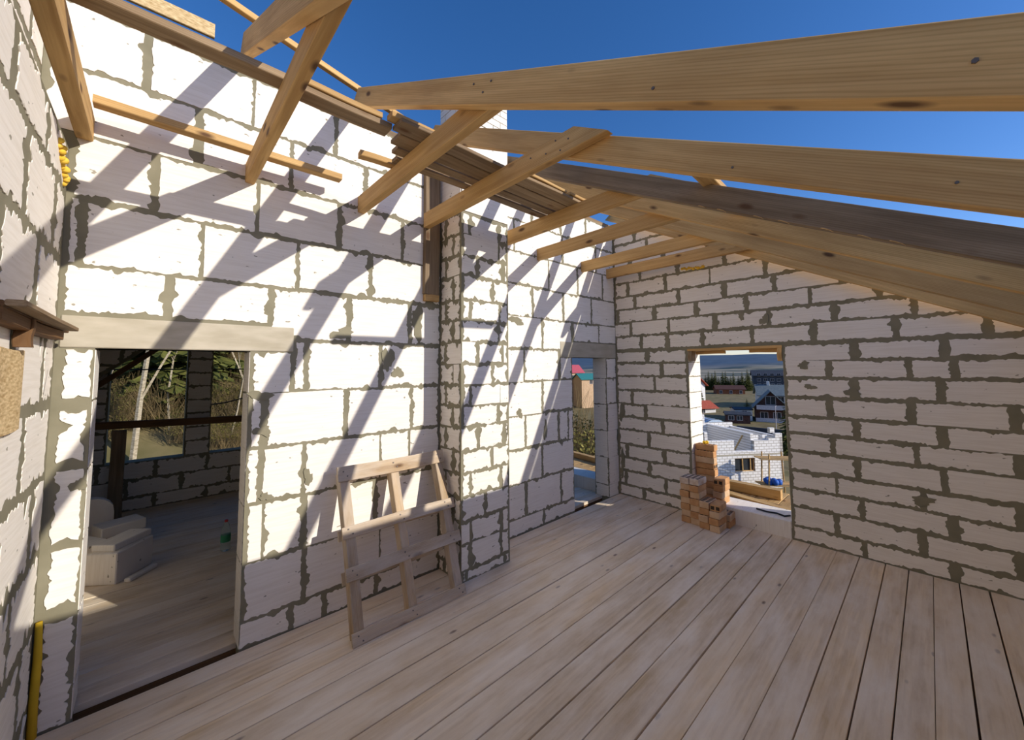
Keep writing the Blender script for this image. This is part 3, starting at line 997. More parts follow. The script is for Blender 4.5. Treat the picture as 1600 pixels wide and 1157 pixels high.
for k, (z0, z1) in enumerate(((0.0, 0.18), (0.18, 0.43), (0.43, 0.683))):
    off = 0.3 * (k % 2)
    lay(wall_far, FF, z0, z1, [-0.7] + [-0.55 + off + 0.61 * t for t in range(4)] + [2.2], rr_, inset=0.014, amp=0.007)
for k in range(9):
    z0 = 0.70 + 0.215 * k
    lay(wall_far, FF, z0, z0 + 0.213, [0.376, 0.694], rr_, inset=0.012, amp=0.005, lobe=0.3, thin=0.0)
    lay(wall_far, FF, z0, z0 + 0.213, [-0.70, -0.478], rr_, inset=0.012, amp=0.005, lobe=0.3, thin=0.0)
wl2 = struct(MB().box((-1.0, YA + TA, -0.3), (-0.72, YF, 3.9)).build('wall_side', M['mortar']))
FS = frame((-0.72, 0, 0), (0, 1, 0), (0, 0, 1))
for k in range(9):
    lay(wl2, FS, BED[k], BED[k + 1], [3.76 + 0.3 * (k % 2) + 0.61 * t for t in range(7)] + [7.99], rr_, step=0.05, inset=0.014, amp=0.006)
wl3 = struct(MB().box((3.4, YA + TA, -0.3), (3.6, YF + 0.25, 3.9)).build('wall_light_screen', M['mortar']))  # unseen partition, added to keep light out of the far room
FI = frame((3.4, 8.0, 0), (0, -1, 0), (0, 0, 1))
for k in range(9):
    lay(wl3, FI, BED[k], BED[k + 1], [0.01 + 0.3 * (k % 2)] + [0.61 * (t + 1) + 0.3 * (k % 2) for t in range(6)] + [4.24], rr_, step=0.06, inset=0.014, amp=0.006)
# unseen boarded roof, added over that room to darken it
rd2 = struct(MB().prism([(3.98, 4.22), (8.5, 2.95), (8.5, 3.0), (3.98, 4.27)], 0, -1.05, 3.65).build('roof_light_screen', M['wood_dark']))
for k in range(12):
    y0 = 3.98 + 0.376 * k
    s0 = -(4.22 - 2.95) / 4.52
    beam('roof_plank', (-1.05, y0 + 0.18, 4.20 + s0 * (y0 + 0.18 - 3.98)), (3.65, y0 + 0.18, 4.20 + s0 * (y0 + 0.18 - 3.98)), 0.36, 0.024, M['wood_old'], rd2, side=(0, 1, s0), seed=300 + k, seg=3)

# sloping brace with block infill above it
br = beam('diagonal_brace', (-0.72, 7.9, 1.70), (0.14, 7.9, 2.475), 0.09, 0.07, M['wood_dark'], seed=81)
tag(br, 'dark diagonal timber brace in the upper left of the far window', 'brace')
inf = MB().prism([(-0.72, 1.80), (0.10, 2.54), (0.10, 2.7), (-0.72, 2.7)], 1, 7.9, 7.98).build('block_infill', M['mortar'])
tag(inf, 'triangle of shaded white blocks above the diagonal brace', 'block panel')
FIN = frame((0, 7.9, 0), (1, 0, 0), (0, 0, 1))
for z0, z1 in ((1.82, 2.10), (2.10, 2.38), (2.38, 2.69)):
    lay(inf, FIN, z0, z1, [-0.71, -0.36, 0.09], rr_, clips=[(-0.9, 1.0, 10.0), (0.9024, -1.0, -2.49)])
rl = beam('window_rail', (-0.70, 7.72, 1.285), (1.6, 7.72, 1.21), 0.08, 0.10, M['wood_dark'], seed=82)
tag(rl, 'dark horizontal rail across the far window openings', 'rail')
po2 = beam('prop_post', (-0.33, 7.58, 0.0), (-0.33, 7.58, 1.21), 0.14, 0.14, M['wood_old'], side=(1, 0, 0), seed=83)
tag(po2, 'brown timber prop standing under the rail of the far window', 'post')
cb = MB().tube([(-1.5, 9.0, 2.06), (-0.2, 9.0, 2.045), (1.2, 9.0, 2.04), (3.5, 9.0, 2.07)], 0.012, 6)
tag(cb.build('cable', M['cable'], smooth=True), 'taut black cable seen level through the far window', 'cable')
cb = MB().tube([(0.5, 9.2, 1.35), (1.0, 9.2, 1.40), (1.6, 9.2, 1.55), (3.5, 9.2, 2.0)], 0.012, 6)
tag(cb.build('cable', M['cable'], smooth=True), 'sagging black cable rising to the right in the far window', 'cable')


# loose blocks and offcuts on the far floor
def loose(name, lo, hi, loc, rz, label, cat='block', mat='block', rx=0.0, ry=0.0, ch=0.008):
    mw = Matrix.Translation(loc) @ Matrix.Rotation(rz, 4, 'Z') @ Matrix.Rotation(ry, 4, 'Y') @ Matrix.Rotation(rx, 4, 'X')
    o = MB().box(lo, hi, ch).build(name, M[mat], None, mw)
    return tag(o, label, cat, 'loose block pieces in the far room')


ang = math.atan2(0.335, 0.256)
loose('loose_block', (0, 0, 0), (0.42, 0.27, 0.29), (-0.197, 5.353, 0.001), ang, 'large whole white block nearest the sunny patch in the far room')
loose('block_offcut', (0, 0, 0), (0.40, 0.22, 0.06), (-0.22, 5.42, 0.292), ang - 0.06, 'thin white slab lying on the large whole block')
loose('block_offcut', (0, 0, 0), (0.30, 0.06, 0.035), (-0.10, 5.32, 0.001), ang - 0.1, 'narrow white stick of block on the floor before the large block')
loose('block_offcut', (-0.10, -0.15, 0), (0.10, 0.15, 0.10), (-0.50, 5.75, 0.001), 0.5, 'bottom flat piece of block behind the doorway edge')
loose('block_offcut', (-0.10, -0.17, 0), (0.10, 0.17, 0.10), (-0.48, 5.79, 0.102), 0.62, 'middle flat piece of block behind the doorway edge')
loose('block_offcut', (-0.12, -0.19, 0), (0.12, 0.19, 0.11), (-0.46, 5.86, 0.203), 0.55, 'topmost flat piece of block behind the doorway edge')
loose('block_offcut', (-0.05, -0.1, 0), (0.05, 0.1, 0.19), (-0.33, 6.45, 0.001), 0.35, 'left upright piece carrying the small slab in the far room')
loose('block_offcut', (-0.06, -0.1, 0), (0.06, 0.1, 0.19), (-0.13, 6.38, 0.001), 0.35, 'right upright piece carrying the small slab in the far room')
loose('block_offcut', (-0.19, -0.14, 0), (0.19, 0.14, 0.11), (-0.23, 6.42, 0.192), 0.35, 'small slab laid on two upright pieces in the far room')
pts = [(-0.2, 0.0), (0.2, 0.0)] + [(0.2 - 0.0, 0.34)] + [(0.2 * math.cos(t), 0.36 + 0.17 * math.sin(t)) for t in [math.pi * q / 10 for q in range(1, 10)]] + [(-0.2, 0.34)]
ar = MB().prism(pts, 1, -0.06, 0.06).build('arched_block', M['block'], None, Matrix.Translation((-0.50, 6.78, 0.001)) @ Matrix.Rotation(0.1, 4, 'Z'))
tag(ar, 'upright white block piece with a rounded top behind the doorway edge', 'block', 'loose block pieces in the far room')

# plastic bottle
def lathe(prof, n=20):
    vs_, fs = [], []
    for (r_, z) in prof:
        for j in range(n):
            t = 2 * math.pi * j / n
            vs_.append((r_ * math.cos(t), r_ * math.sin(t), z))
    for i in range(len(prof) - 1):
        for j in range(n):
            fs.append((i * n + j, i * n + (j + 1) % n, (i + 1) * n + (j + 1) % n, (i + 1) * n + j))
    fs.append(tuple(reversed(range(n))))
    fs.append(tuple((len(prof) - 1) * n + j for j in range(n)))
    return vs_, fs


mg, ng, bgl = new_mat('clear_plastic')
bgl.inputs['Base Color'].default_value = (0.8, 0.9, 0.88, 1)
bgl.inputs['Transmission Weight'].default_value = 0.85
bgl.inputs['Roughness'].default_value = 0.08
bgl.inputs['IOR'].default_value = 1.2
M['plastic'] = mg
M['label'] = mat_plain('green_label', (0.05, 0.28, 0.14), 0.5)
M['cap'] = mat_plain('red_cap', (0.45, 0.04, 0.05), 0.5)
bo = empty('water_bottle', (0.66, 5.5, 0.001))
tag(bo, 'clear plastic water bottle with green label on the far room floor', 'bottle')
mwb = Matrix.Translation((0.66, 5.5, 0.001))
vs_, fs = lathe([(0.036, 0), (0.046, 0.008), (0.047, 0.06), (0.044, 0.075), (0.047, 0.09), (0.047, 0.2), (0.044, 0.23), (0.03, 0.28), (0.016, 0.305), (0.015, 0.32)])
link('bottle_body', mesh('bottle_body', vs_, fs, True), M['plastic'], bo, mwb)
vs_, fs = lathe([(0.0475, 0.10), (0.0482, 0.102), (0.0482, 0.175), (0.0475, 0.177)])
link('bottle_label', mesh('bottle_label', vs_, fs, True), M['label'], bo, mwb)
vs_, fs = lathe([(0.0165, 0.312), (0.0165, 0.334), (0.012, 0.336)])
link('bottle_cap', mesh('bottle_cap', vs_, fs, True), M['cap'], bo, mwb)

# ================================================================== OUTSIDE THE GABLE: parapet, deck, timber
pp_ = struct(MB().box((5.36, YA + TA + 0.002, -0.3), (5.74, 6.4, 0.195), 0.006).build('wall_low', M['block']))
dk = MB().box((5.985, 0.2, -0.12), (7.42, 6.4, -0.03)).build('deck', M['wood_old'])
tag(dk, 'boarded sun-lit deck outside the window and the narrow doorway', 'deck')
k = 0
y = 0.2
while y < 6.35:
    w_ = rr_.choice([0.15, 0.18, 0.2])
    beam('deck_plank', (5.99, y + w_ / 2, -0.01), (7.42 + rr_.uniform(-0.06, 0.08), y + w_ / 2, -0.01), w_ - 0.008, 0.038, M['wood'], dk, ch=0.003, seed=400 + k, seg=4)
    y += w_
    k += 1
DZ = 0.016
tag(beam('squared_timber', (7.0, 1.62, DZ + 0.075), (6.97, 2.75, DZ + 0.075), 0.13, 0.14, M['wood'], seed=90), 'thick squared yellow timber lying on the deck outside the window', 'timber')
tag(beam('squared_timber', (6.85, 4.5, DZ + 0.055), (7.15, 6.3, DZ + 0.055), 0.12, 0.10, M['wood'], seed=91), 'squared timber on the deck seen through the narrow doorway', 'timber')
tag(beam('loose_plank', (6.45, 1.05, DZ + 0.014), (6.75, 2.35, DZ + 0.014), 0.14, 0.026, M['wood'], seed=92), 'loose pale plank slanting across the deck outside the window', 'plank')
tag(beam('loose_plank', (6.2, 1.0, DZ + 0.014), (6.22, 2.0, DZ + 0.014), 0.12, 0.026, M['wood_old'], seed=93), 'grey loose plank on the deck close to the window sill', 'plank')
tag(beam('loose_plank', (6.3, 4.2, DZ + 0.014), (6.35, 6.2, DZ + 0.014), 0.16, 0.026, M['wood'], seed=94), 'loose pale plank on the deck behind the low parapet', 'plank')
rg_ = MB().tube([(XB + 0.14, 1.60, WZ0 + 0.012), (XB + 0.10, 1.48, WZ0 + 0.016), (XB + 0.14, 1.38, WZ0 + 0.012), (XB + 0.09, 1.29, WZ0 + 0.015), (XB + 0.17, 1.25, WZ0 + 0.012)], 0.010, 6)
tag(rg_.build('rope_scrap', M['cable'], smooth=True), 'dark scrap of rope lying on the window sill', 'rope')


# ================================================================== LANDSCAPE
def lerp(tab, x):
    if x <= tab[0][0]:
        return tab[0][1]
    for i in range(len(tab) - 1):
        if x <= tab[i + 1][0]:
            t = (x - tab[i][0]) / (tab[i + 1][0] - tab[i][0])
            t = t * t * (3 - 2 * t)
            return tab[i][1] + (tab[i + 1][1] - tab[i][1]) * t
    return tab[-1][1]


VAL = [(0, -3.2), (12, -3.4), (30, -8.6), (42, -9.3), (70, -9.4), (95, -9.6), (120, -8.0), (180, -7.2), (350, -9), (520, -8.2), (800, -5), (1000, -1), (1200, 16), (1450, 38), (1700, 42), (2400, 30)]
HIL = [(0, -3.2), (10, -3.0), (16, -2.0), (22, 0.0), (30, 3.5), (45, 12), (90, 36), (300, 70), (2400, 90)]


def height(x, y):
    r_ = math.hypot(x, y)
    ph = math.degrees(math.atan2(y, x))
    f = max(0.0, min(1.0, (ph - 48) / 16)) if -90 < ph <= 180 else 0.0
    if ph > 120:
        f = max(0.0, 1 - (ph - 120) / 30)
    f = f * f * (3 - 2 * f)
    h = lerp(VAL, r_) * (1 - f) + lerp(HIL, r_) * f
    amp = 0.15 if r_ < 60 else (0.5 if r_ < 400 else (2.0 if r_ < 1000 else 11.0))
    if r_ > 9:
        h += amp * noise.noise(Vector((x / (8 if r_ < 60 else 60 if r_ < 400 else 210), y / (8 if r_ < 60 else 60 if r_ < 400 else 210), 3)))
    return h


rad = [0.0, 5, 9, 12, 15, 18, 22, 26, 31, 37, 44, 52, 62, 74, 88, 104, 122, 145, 175, 215, 265, 330, 410, 500, 600, 720, 850, 1000, 1150, 1300, 1500, 1750, 2100, 2600]
NA = 144
vs_ = [(0, 0, -3.2)]
fs = []
for i, r_ in enumerate(rad[1:]):
    for j in range(NA):
        t = 2 * math.pi * j / NA
        x, y = r_ * math.cos(t), r_ * math.sin(t)
        vs_.append((x, y, height(x, y)))
for j in range(NA):
    fs.append((0, 1 + j, 1 + (j + 1) % NA))
for i in range(len(rad) - 2):
    for j in range(NA):
        q0 = 1 + i * NA + j
        q1 = 1 + i * NA + (j + 1) % NA
        fs.append((q0, q0 + NA, q1 + NA, q1))
mt, n_, b_ = new_mat('hillside')
geo = N(n_, 'ShaderNodeNewGeometry')
sep = N(n_, 'ShaderNodeVectorMath', operation='LENGTH')
n_.links.new(geo.outputs['Position'], sep.inputs[0])
n1 = N(n_, 'ShaderNodeTexNoise', Scale=0.35, Detail=8.0)
n_.links.new(geo.outputs['Position'], n1.inputs['Vector'])
near = ramp(n_, [(0.35, (0.16, 0.125, 0.06)), (0.52, (0.24, 0.19, 0.09)), (0.66, (0.15, 0.13, 0.05))])
n_.links.new(n1.outputs['Fac'], near.inputs[0])
n2 = N(n_, 'ShaderNodeTexNoise', Scale=0.009, Detail=8.0)
n_.links.new(geo.outputs['Position'], n2.inputs['Vector'])
mid = ramp(n_, [(0.42, (0.04, 0.065, 0.06)), (0.48, (0.20, 0.18, 0.12)), (0.62, (0.34, 0.29, 0.20))])
n_.links.new(n2.outputs['Fac'], mid.inputs[0])
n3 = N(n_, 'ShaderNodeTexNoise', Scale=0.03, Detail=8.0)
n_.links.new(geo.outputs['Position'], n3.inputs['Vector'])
far = ramp(n_, [(0.3, (0.05, 0.085, 0.13)), (0.7, (0.075, 0.12, 0.17))])  # blue tint: distance haze put into the conifer-forest colour of the far hills
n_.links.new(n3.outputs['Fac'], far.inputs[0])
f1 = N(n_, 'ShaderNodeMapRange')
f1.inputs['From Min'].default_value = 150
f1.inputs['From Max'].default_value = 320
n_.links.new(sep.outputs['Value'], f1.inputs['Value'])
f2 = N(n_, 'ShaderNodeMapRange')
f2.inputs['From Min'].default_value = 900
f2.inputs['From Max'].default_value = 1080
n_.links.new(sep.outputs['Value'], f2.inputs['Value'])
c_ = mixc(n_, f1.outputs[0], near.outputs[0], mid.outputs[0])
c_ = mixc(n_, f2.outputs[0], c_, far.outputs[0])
n_.links.new(c_, b_.inputs['Base Color'])
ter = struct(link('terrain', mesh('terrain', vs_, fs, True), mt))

# ------------------------------------------------------------------ plants
M['birch'] = mat_noise('birch_bark', (0.22, 0.18, 0.11), (0.50, 0.43, 0.31), 9.0, 0.9, 0.2, 0.01, stretch=(1, 1, 3))
M['twig'] = mat_noise('twigs', (0.11, 0.08, 0.035), (0.22, 0.16, 0.075), 3.0, 0.9, 0, 0)
M['needle'] = mat_noise('needles', (0.05, 0.065, 0.012), (0.15, 0.15, 0.035), 2.0, 0.8, 0, 0)
M['needle_blue'] = mat_noise('dark_needles', (0.012, 0.028, 0.022), (0.03, 0.05, 0.035), 0.6, 0.9, 0, 0)
M['leaf'] = mat_noise('olive_leaves', (0.09, 0.09, 0.015), (0.22, 0.19, 0.05), 1.5, 0.8, 0, 0)
PR = random.Random(91)


def conifer_meshes(h, r0, seed, whorls=16, per=9, droop=0.35):
    rg = random.Random(seed)
    tr = MB().tube([(0, 0, 0), (0.03 * h * rg.uniform(-1, 1) * 0.3, 0, h * 0.5), (0, 0, h)], [h * 0.018, h * 0.012, h * 0.002], 6)
    fo = MB()
    for i in range(whorls):
        z = h * (0.10 + 0.88 * i / whorls)
        R_ = r0 * (1 - i / whorls) ** 0.85 * rg.uniform(0.85, 1.1) + 0.05 * r0
        for j in range(per):
            t = 2 * math.pi * (j + rg.random() * 0.7) / per + i * 0.7
            d = Vector((math.cos(t), math.sin(t), 0))
            s_ = Vector((-d.y, d.x, 0))
            z1 = z + rg.uniform(-0.02, 0.02) * h
            R2 = R_ * rg.uniform(0.75, 1.1)
            prev = Vector((0, 0, z1))
            for q in range(3):
                f0, f1_ = q / 3, (q + 1) / 3
                nxt = d * (R2 * f1_) + Vector((0, 0, z1 - droop * R2 * f1_ ** 1.4))
                w0, w1 = R2 * 0.30 * (0.35 + math.sin(math.pi * (f0 * 0.8 + 0.15))), R2 * 0.30 * (0.25 + math.sin(math.pi * (f1_ * 0.8 + 0.15))) * (0.15 if q == 2 else 1)
                dz = Vector((0, 0, -0.25 * w0))
                fo.add([prev, prev + s_ * w0 * 0.6 + dz, nxt + s_ * w1 * 0.6 + dz * 0.6, nxt, prev - s_ * w0 * 0.6 + dz, nxt - s_ * w1 * 0.6 + dz * 0.6], [(0, 1, 2, 3), (0, 3, 5, 4)])
                for sg in (-1, 1):      # side sprays
                    a_ = prev.lerp(nxt, rg.random())
                    e = a_ + s_ * sg * w0 * rg.uniform(0.8, 1.3) + d * w0 * 0.7 + Vector((0, 0, -0.3 * w0))
                    fo.add([a_, a_ + d * w0 * 0.35, e], [(0, 1, 2)])
                prev = nxt
    return mesh('trunk', tr.v, tr.f, True), mesh('foliage', fo.v, fo.f)


def bare_mesh(h, seed, depth=4, thick=0.02, spread=0.5, trunk_to=0.35):
    rg = random.Random(seed)
    mb = MB()

    def grow(q, d, L, r_, lev):
        n = 3
        pts, rs = [q], [r_]
        for i in range(n):
            d = (d + Vector((rg.uniform(-1, 1), rg.uniform(-1, 1), rg.uniform(-0.2, 0.5))) * 0.12).normalized()
            q = q + d * (L / n)
            pts.append(q)
            rs.append(r_ * (1 - 0.45 * (i + 1) / n))
        mb.tube(pts, rs, 5 if lev == 0 else 3, cap=False)
        if lev < depth:
            for _ in range(rg.randint(2, 3) if lev else rg.randint(4, 6)):
                k = rg.randint(1, n)
                nd = (d + Vector((rg.uniform(-1, 1), rg.uniform(-1, 1), rg.uniform(-0.1, 0.8))) * spread).normalized()
                grow(pts[k], nd, L * rg.uniform(0.45, 0.75), rs[k] * 0.6, lev + 1)
    grow(Vector((0, 0, 0)), Vector((rg.uniform(-0.1, 0.1), rg.uniform(-0.1, 0.1), 1)), h * (1 - trunk_to) * 0.9, h * thick, 0)
    return mesh('branches', mb.v, mb.f)


def twig_mesh(h, seed, n=150):
    rg = random.Random(seed)
    mb = MB()
    for _ in range(n):
        q = Vector((rg.uniform(-0.5, 0.5), rg.uniform(-0.5, 0.5), 0)) * h * 0.5
        d = Vector((rg.uniform(-0.5, 0.5), rg.uniform(-0.5, 0.5), 1)).normalized()
        L = h * rg.uniform(0.5, 1.0)
        m_ = q + d * L * 0.5 + Vector((rg.uniform(-1, 1), rg.uniform(-1, 1), 0)) * 0.06 * h
        mb.tube([q, m_, q + d * L + Vector((rg.uniform(-1, 1), rg.uniform(-1, 1), 0)) * 0.1 * h], [0.0035 * h, 0.0025 * h, 0.001 * h], 3, cap=False)
        e = m_ + Vector((rg.uniform(-1, 1), rg.uniform(-1, 1), rg.uniform(0.3, 1))).normalized() * L * 0.35
        mb.tube([m_, e], [0.002 * h, 0.0008 * h], 3, cap=False)
    return mesh('stems', mb.v, mb.f)


def leaf_mesh(h, r0, seed, n=900, size=0.07):
    rg = random.Random(seed)
    mb = MB()
    for _ in range(n):
        while True:
            q = Vector((rg.uniform(-1, 1), rg.uniform(-1, 1), rg.uniform(-1, 1)))
            if 0.25 < q.length < 1:
                break
        k = 0.75 + 0.35 * noise.noise(q * 2 + Vector((seed, 0, 0)))
        q = Vector((q.x * r0 * k, q.y * r0 * k, h * 0.5 + q.z * h * 0.5 * k))
        d = Vector((rg.uniform(-1, 1), rg.uniform(-1, 1), rg.uniform(-0.3, 1))).normalized()
        s_ = d.orthogonal().normalized()
        L = size * rg.uniform(0.7, 1.5)
        mb.add([q, q + d * L * 0.5 + s_ * L * 0.3, q + d * L, q + d * L * 0.5 - s_ * L * 0.3], [(0, 1, 2, 3)])
    return mesh('leaves', mb.v, mb.f)


def plant(name, parts, x, y, sc, rz, label, cat, group, z=None):
    z = height(x, y) - 0.05 if z is None else z
    mw = Matrix.Translation((x, y, z)) @ Matrix.Rotation(rz, 4, 'Z') @ Matrix.Scale(sc, 4)
    root = empty(name, (x, y, z))
    for me, mat, nm in parts:
        link(nm, me, M[mat], root, mw)
    return tag(root, label, cat, group)


con = [conifer_meshes(9, 2.4, 1), conifer_meshes(10, 2.2, 2, 18, 8), conifer_meshes(8, 2.6, 3, 14, 10)]
bare = [bare_mesh(9, 4, thick=0.008), bare_mesh(8, 5, thick=0.006, spread=0.6), bare_mesh(11, 6, thick=0.009, spread=0.4)]
twg = [twig_mesh(2.4, 7), twig_mesh(2.0, 8, 130), twig_mesh(2.8, 9, 170)]
lvs = [leaf_mesh(2.2, 1.2, 10), leaf_mesh(1.7, 1.1, 11)]

# forest behind the far window (left to right as seen through the doorway)
SP = [(-0.45, 18.8, 'pale birch with a straight slim trunk standing alone in the far window', 2, 1.0),
      (-1.15, 19.2, 'forked pale tree left of the straight birch', 1, 0.9), (-1.9, 23.5, 'thin pale tree at the left edge of the far window', 0, 0.9),
      (0.5, 20.5, 'leaning thin pale tree right of the straight birch', 1, 0.9), (0.9, 26, 'pale bare tree half hidden by the far pier', 0, 1.0),
      (2.3, 19.2, 'thin bare tree right of the far pier', 1, 0.8), (2.9, 20, 'slender bare tree beside the right edge of the far window', 2, 0.8), (3.9, 27, 'pale bare tree deep in the thicket right of the far pier', 0, 0.9)]
for i, (x, y, lab, v, sc) in enumerate(SP):
    plant('bare_tree', [(bare[v], 'birch', 'branches')], x, y, sc, PR.uniform(0, 6), lab, 'tree', 'bare trees behind the house')
CP = [(0.55, 22.5, 0, 1.0, 'green conifer filling the gap left of the far pier'), (-0.7, 25.0, 1, 1.1, 'tall conifer behind the straight birch'), (1.5, 26.0, 2, 1.2, 'broad conifer hidden partly by the far pier'),
      (-2.2, 25.0, 0, 1.1, 'conifer at the left end of the forest view'), (3.2, 33.0, 1, 1.1, 'conifer far up the slope right of the far pier'), (-1.4, 34.0, 2, 1.2, 'farthest conifer up the slope on the left'), (5.4, 32.0, 0, 1.1, 'conifer at the right end of the forest view')]
for i, (x, y, v, sc, lab) in enumerate(CP):
    plant('conifer', [(con[v][0], 'twig', 'trunk'), (con[v][1], 'needle', 'foliage')], x, y, sc, PR.uniform(0, 6), lab, 'tree', 'conifers behind the house')
for i in range(20):
    y = PR.uniform(20, 30)
    x = PR.uniform(-0.12, 0.17) * y + PR.uniform(-0.3, 0.3)
    plant('thicket_bush', [(twg[i % 3], 'twig', 'stems')], x, y, PR.uniform(0.55, 0.95), PR.uniform(0, 6), 'leafless brown twiggy bush in the thicket behind the far window', 'bush', 'leafless bushes on the wooded slope')
for i in range(30):
    y = PR.uniform(19.5, 27) if i < 16 else PR.uniform(18.6, 21.5)
    x = PR.uniform(-0.11, 0.17) * y
    plant('leafy_bush', [(lvs[i % 2], 'leaf', 'leaves'), (twg[i % 3], 'twig', 'stems')], x, y, PR.uniform(0.6, 1.0) * (1.0 if i < 16 else 0.75), PR.uniform(0, 6), 'olive leafy bush on the wooded slope behind the far window', 'bush', 'leafy bushes on the wooded slope')
# shrubs below the narrow doorway
for i, (x, y, sc, lab) in enumerate(((10.6, 8.2, 1.55, 'yellow-olive shrub just outside the narrow doorway'), (11.8, 8.3, 1.5, 'olive shrub behind the nearest one outside the narrow doorway'), (12.2, 9.6, 1.5, 'dark shrub at the left of the narrow doorway view'))):
    plant('shrub', [(lvs[i % 2], 'leaf' if i < 2 else 'needle', 'leaves'), (twg[i % 3], 'twig', 'stems')], x, y, sc, PR.uniform(0, 6), lab, 'shrub', 'shrubs outside the narrow doorway', z=-3.2 + (0.6 if i else 0.3))
# distant conifers in the valley
ORD = ['first', 'second', 'third', 'fourth', 'fifth', 'sixth', 'seventh', 'eighth', 'ninth', 'tenth', 'eleventh', 'twelfth', 'thirteenth', 'fourteenth', 'fifteenth', 'sixteenth']
for i in range(16):
    t = i / 15
    x, y = 159 + 5 * t + PR.uniform(-4, 4), 60 - 14 * t + PR.uniform(-0.3, 0.3)
    v = i % 3
    plant('conifer', [(con[v][0], 'twig', 'trunk'), (con[v][1], 'needle_blue', 'foliage')], x, y, PR.uniform(0.6, 0.85), PR.uniform(0, 6), '%s dark conifer from the left in the distant row before the hills' % ORD[i], 'tree', 'distant conifers seen through the window')
for i, (x, y, sc, lab) in enumerate(((95, 27.5, 0.5, 'small conifer left of the dark wooden chalet'), (60, 12.9, 0.75, 'conifer beside the garden wall right of the white shell house'), (70, 24.0, 0.35, 'small round conifer near the pool cover'), (108, 43, 0.75, 'conifer behind the red-roofed house'))):
    plant('conifer', [(con[i % 3][0], 'twig', 'trunk'), (con[i % 3][1], 'needle_blue' if i != 1 else 'needle', 'foliage')], x, y, sc, i, lab, 'tree', 'single conifers in the village')


# ------------------------------------------------------------------ buildings
M['wwall'] = mat_plain('white_render', (0.74, 0.73, 0.70))
M['roof_red'] = mat_noise('red_roof', (0.36, 0.07, 0.04), (0.48, 0.12, 0.07), 3, 0.8, 0, 0)
M['roof_grey'] = mat_noise('grey_roof', (0.13, 0.16, 0.17), (0.19, 0.22, 0.22), 2, 0.7, 0, 0)
M['roof_dark'] = mat_noise('dark_roof', (0.04, 0.045, 0.055), (0.07, 0.075, 0.085), 2, 0.7, 0, 0)
M['dkwood'] = mat_noise('chalet_wood', (0.07, 0.03, 0.025), (0.12, 0.06, 0.045), 4, 0.8, 0, 0)
M['redwood'] = mat_noise('red_brown_wood', (0.20, 0.07, 0.03), (0.30, 0.12, 0.06), 4, 0.8, 0, 0)
M['dkwall'] = mat_noise('slate_wall', (0.05, 0.055, 0.07), (0.09, 0.095, 0.11), 0.5, 0.8, 0, 0)
M['pane'] = mat_plain('window_pane', (0.04, 0.045, 0.05), 0.15)
M['teal'] = mat_plain('teal_roof', (0.04, 0.22, 0.22))
M['pink'] = mat_plain('rose_roof', (0.50, 0.10, 0.13))
M['poly'] = mat_plain('milky_sheet', (0.55, 0.66, 0.78), 0.25)
M['tarp'] = mat_plain('blue_tarp', (0.04, 0.14, 0.50), 0.5)
M['rail_white'] = mat_plain('pale_railing', (0.62, 0.55, 0.54))


def house(name, loc, rz, w_, d, h, rh, wall, roof, label, over=0.35, wins=(), cat='house', found=4.0, gable_front=False, balcs=(), chim=None):
    """local: front faces -y, ridge along x (or along y when gable_front). wins: (x, z, w, h) on the front"""
    root = empty(name, loc, rz)
    mw = root.matrix_world.copy()
    tag(root, label, cat)
    b = MB()
    if gable_front:
        b.prism([(-w_ / 2, -found), (w_ / 2, -found), (w_ / 2, h), (0, h + rh), (-w_ / 2, h)], 1, 0, d)
    else:
        b.prism([(0, -found), (d, -found), (d, h), (d / 2, h + rh), (0, h)], 0, -w_ / 2, w_ / 2)
    b.build('wall', M[wall], root, mw)
    t = 0.18
    for sg in (-1, 1):
        r_ = MB()
        if gable_front:
            sl = rh / (w_ / 2)
            r_.prism([(0, h + rh + 0.02), (sg * (w_ / 2 + over), h - over * sl + 0.02), (sg * (w_ / 2 + over), h - over * sl + t), (0, h + rh + t)], 1, -over * 1.5, d + over)
        else:
            sl = rh / (d / 2)
            y0 = d / 2
            y1 = d / 2 + sg * (d / 2 + over)
            r_.prism([(y0, h + rh + 0.02), (y1, h - over * sl + 0.02), (y1, h - over * sl + t), (y0, h + rh + t)], 0, -w_ / 2 - over, w_ / 2 + over)
        r_.build('roof', M[roof], root, mw)
    for (x, z, ww, wh) in wins:
        f = MB()
        for (a0, a1, c0, c1) in ((x - ww / 2, x + ww / 2, z - 0.08, z), (x - ww / 2, x + ww / 2, z + wh, z + wh + 0.08), (x - ww / 2 - 0.08, x - ww / 2, z - 0.08, z + wh + 0.08), (x + ww / 2, x + ww / 2 + 0.08, z - 0.08, z + wh + 0.08), (x - 0.03, x + 0.03, z, z + wh)):
            f.box((a0, -0.06, c0), (a1, 0.02, c1))
        fo = f.build('window', M['rail_white'], root, mw)
        MB().box((x - ww / 2, -0.03, z), (x + ww / 2, -0.01, z + wh)).build('pane', M['pane'], fo, mw)
    for (x, z, ww) in balcs:
        bo_ = MB().box((x - ww / 2, -1.0, z - 0.15), (x + ww / 2, 0, z)).build('balcony', M['dkwood'], root, mw)
        MB().box((x - ww / 2, -1.0, z), (x + ww / 2, -0.93, z + 0.9)).build('railing', M['rail_white'], bo_, mw)
    if chim:
        MB().box((chim[0] - 0.3, d / 2 - 0.3, h), (chim[0] + 0.3, d / 2 + 0.3, h + rh + 1.0), 0.03).build('chimney_stack', M[wall], root, mw)
    return root


FACE = lambda x, y: math.atan2(y, x) - math.pi / 2      # front (-y local) towards the building site
F2 = lambda x, y, k: FACE(x, y) + k


def gz(x, y, dz=0.0):
    return (x, y, dz)


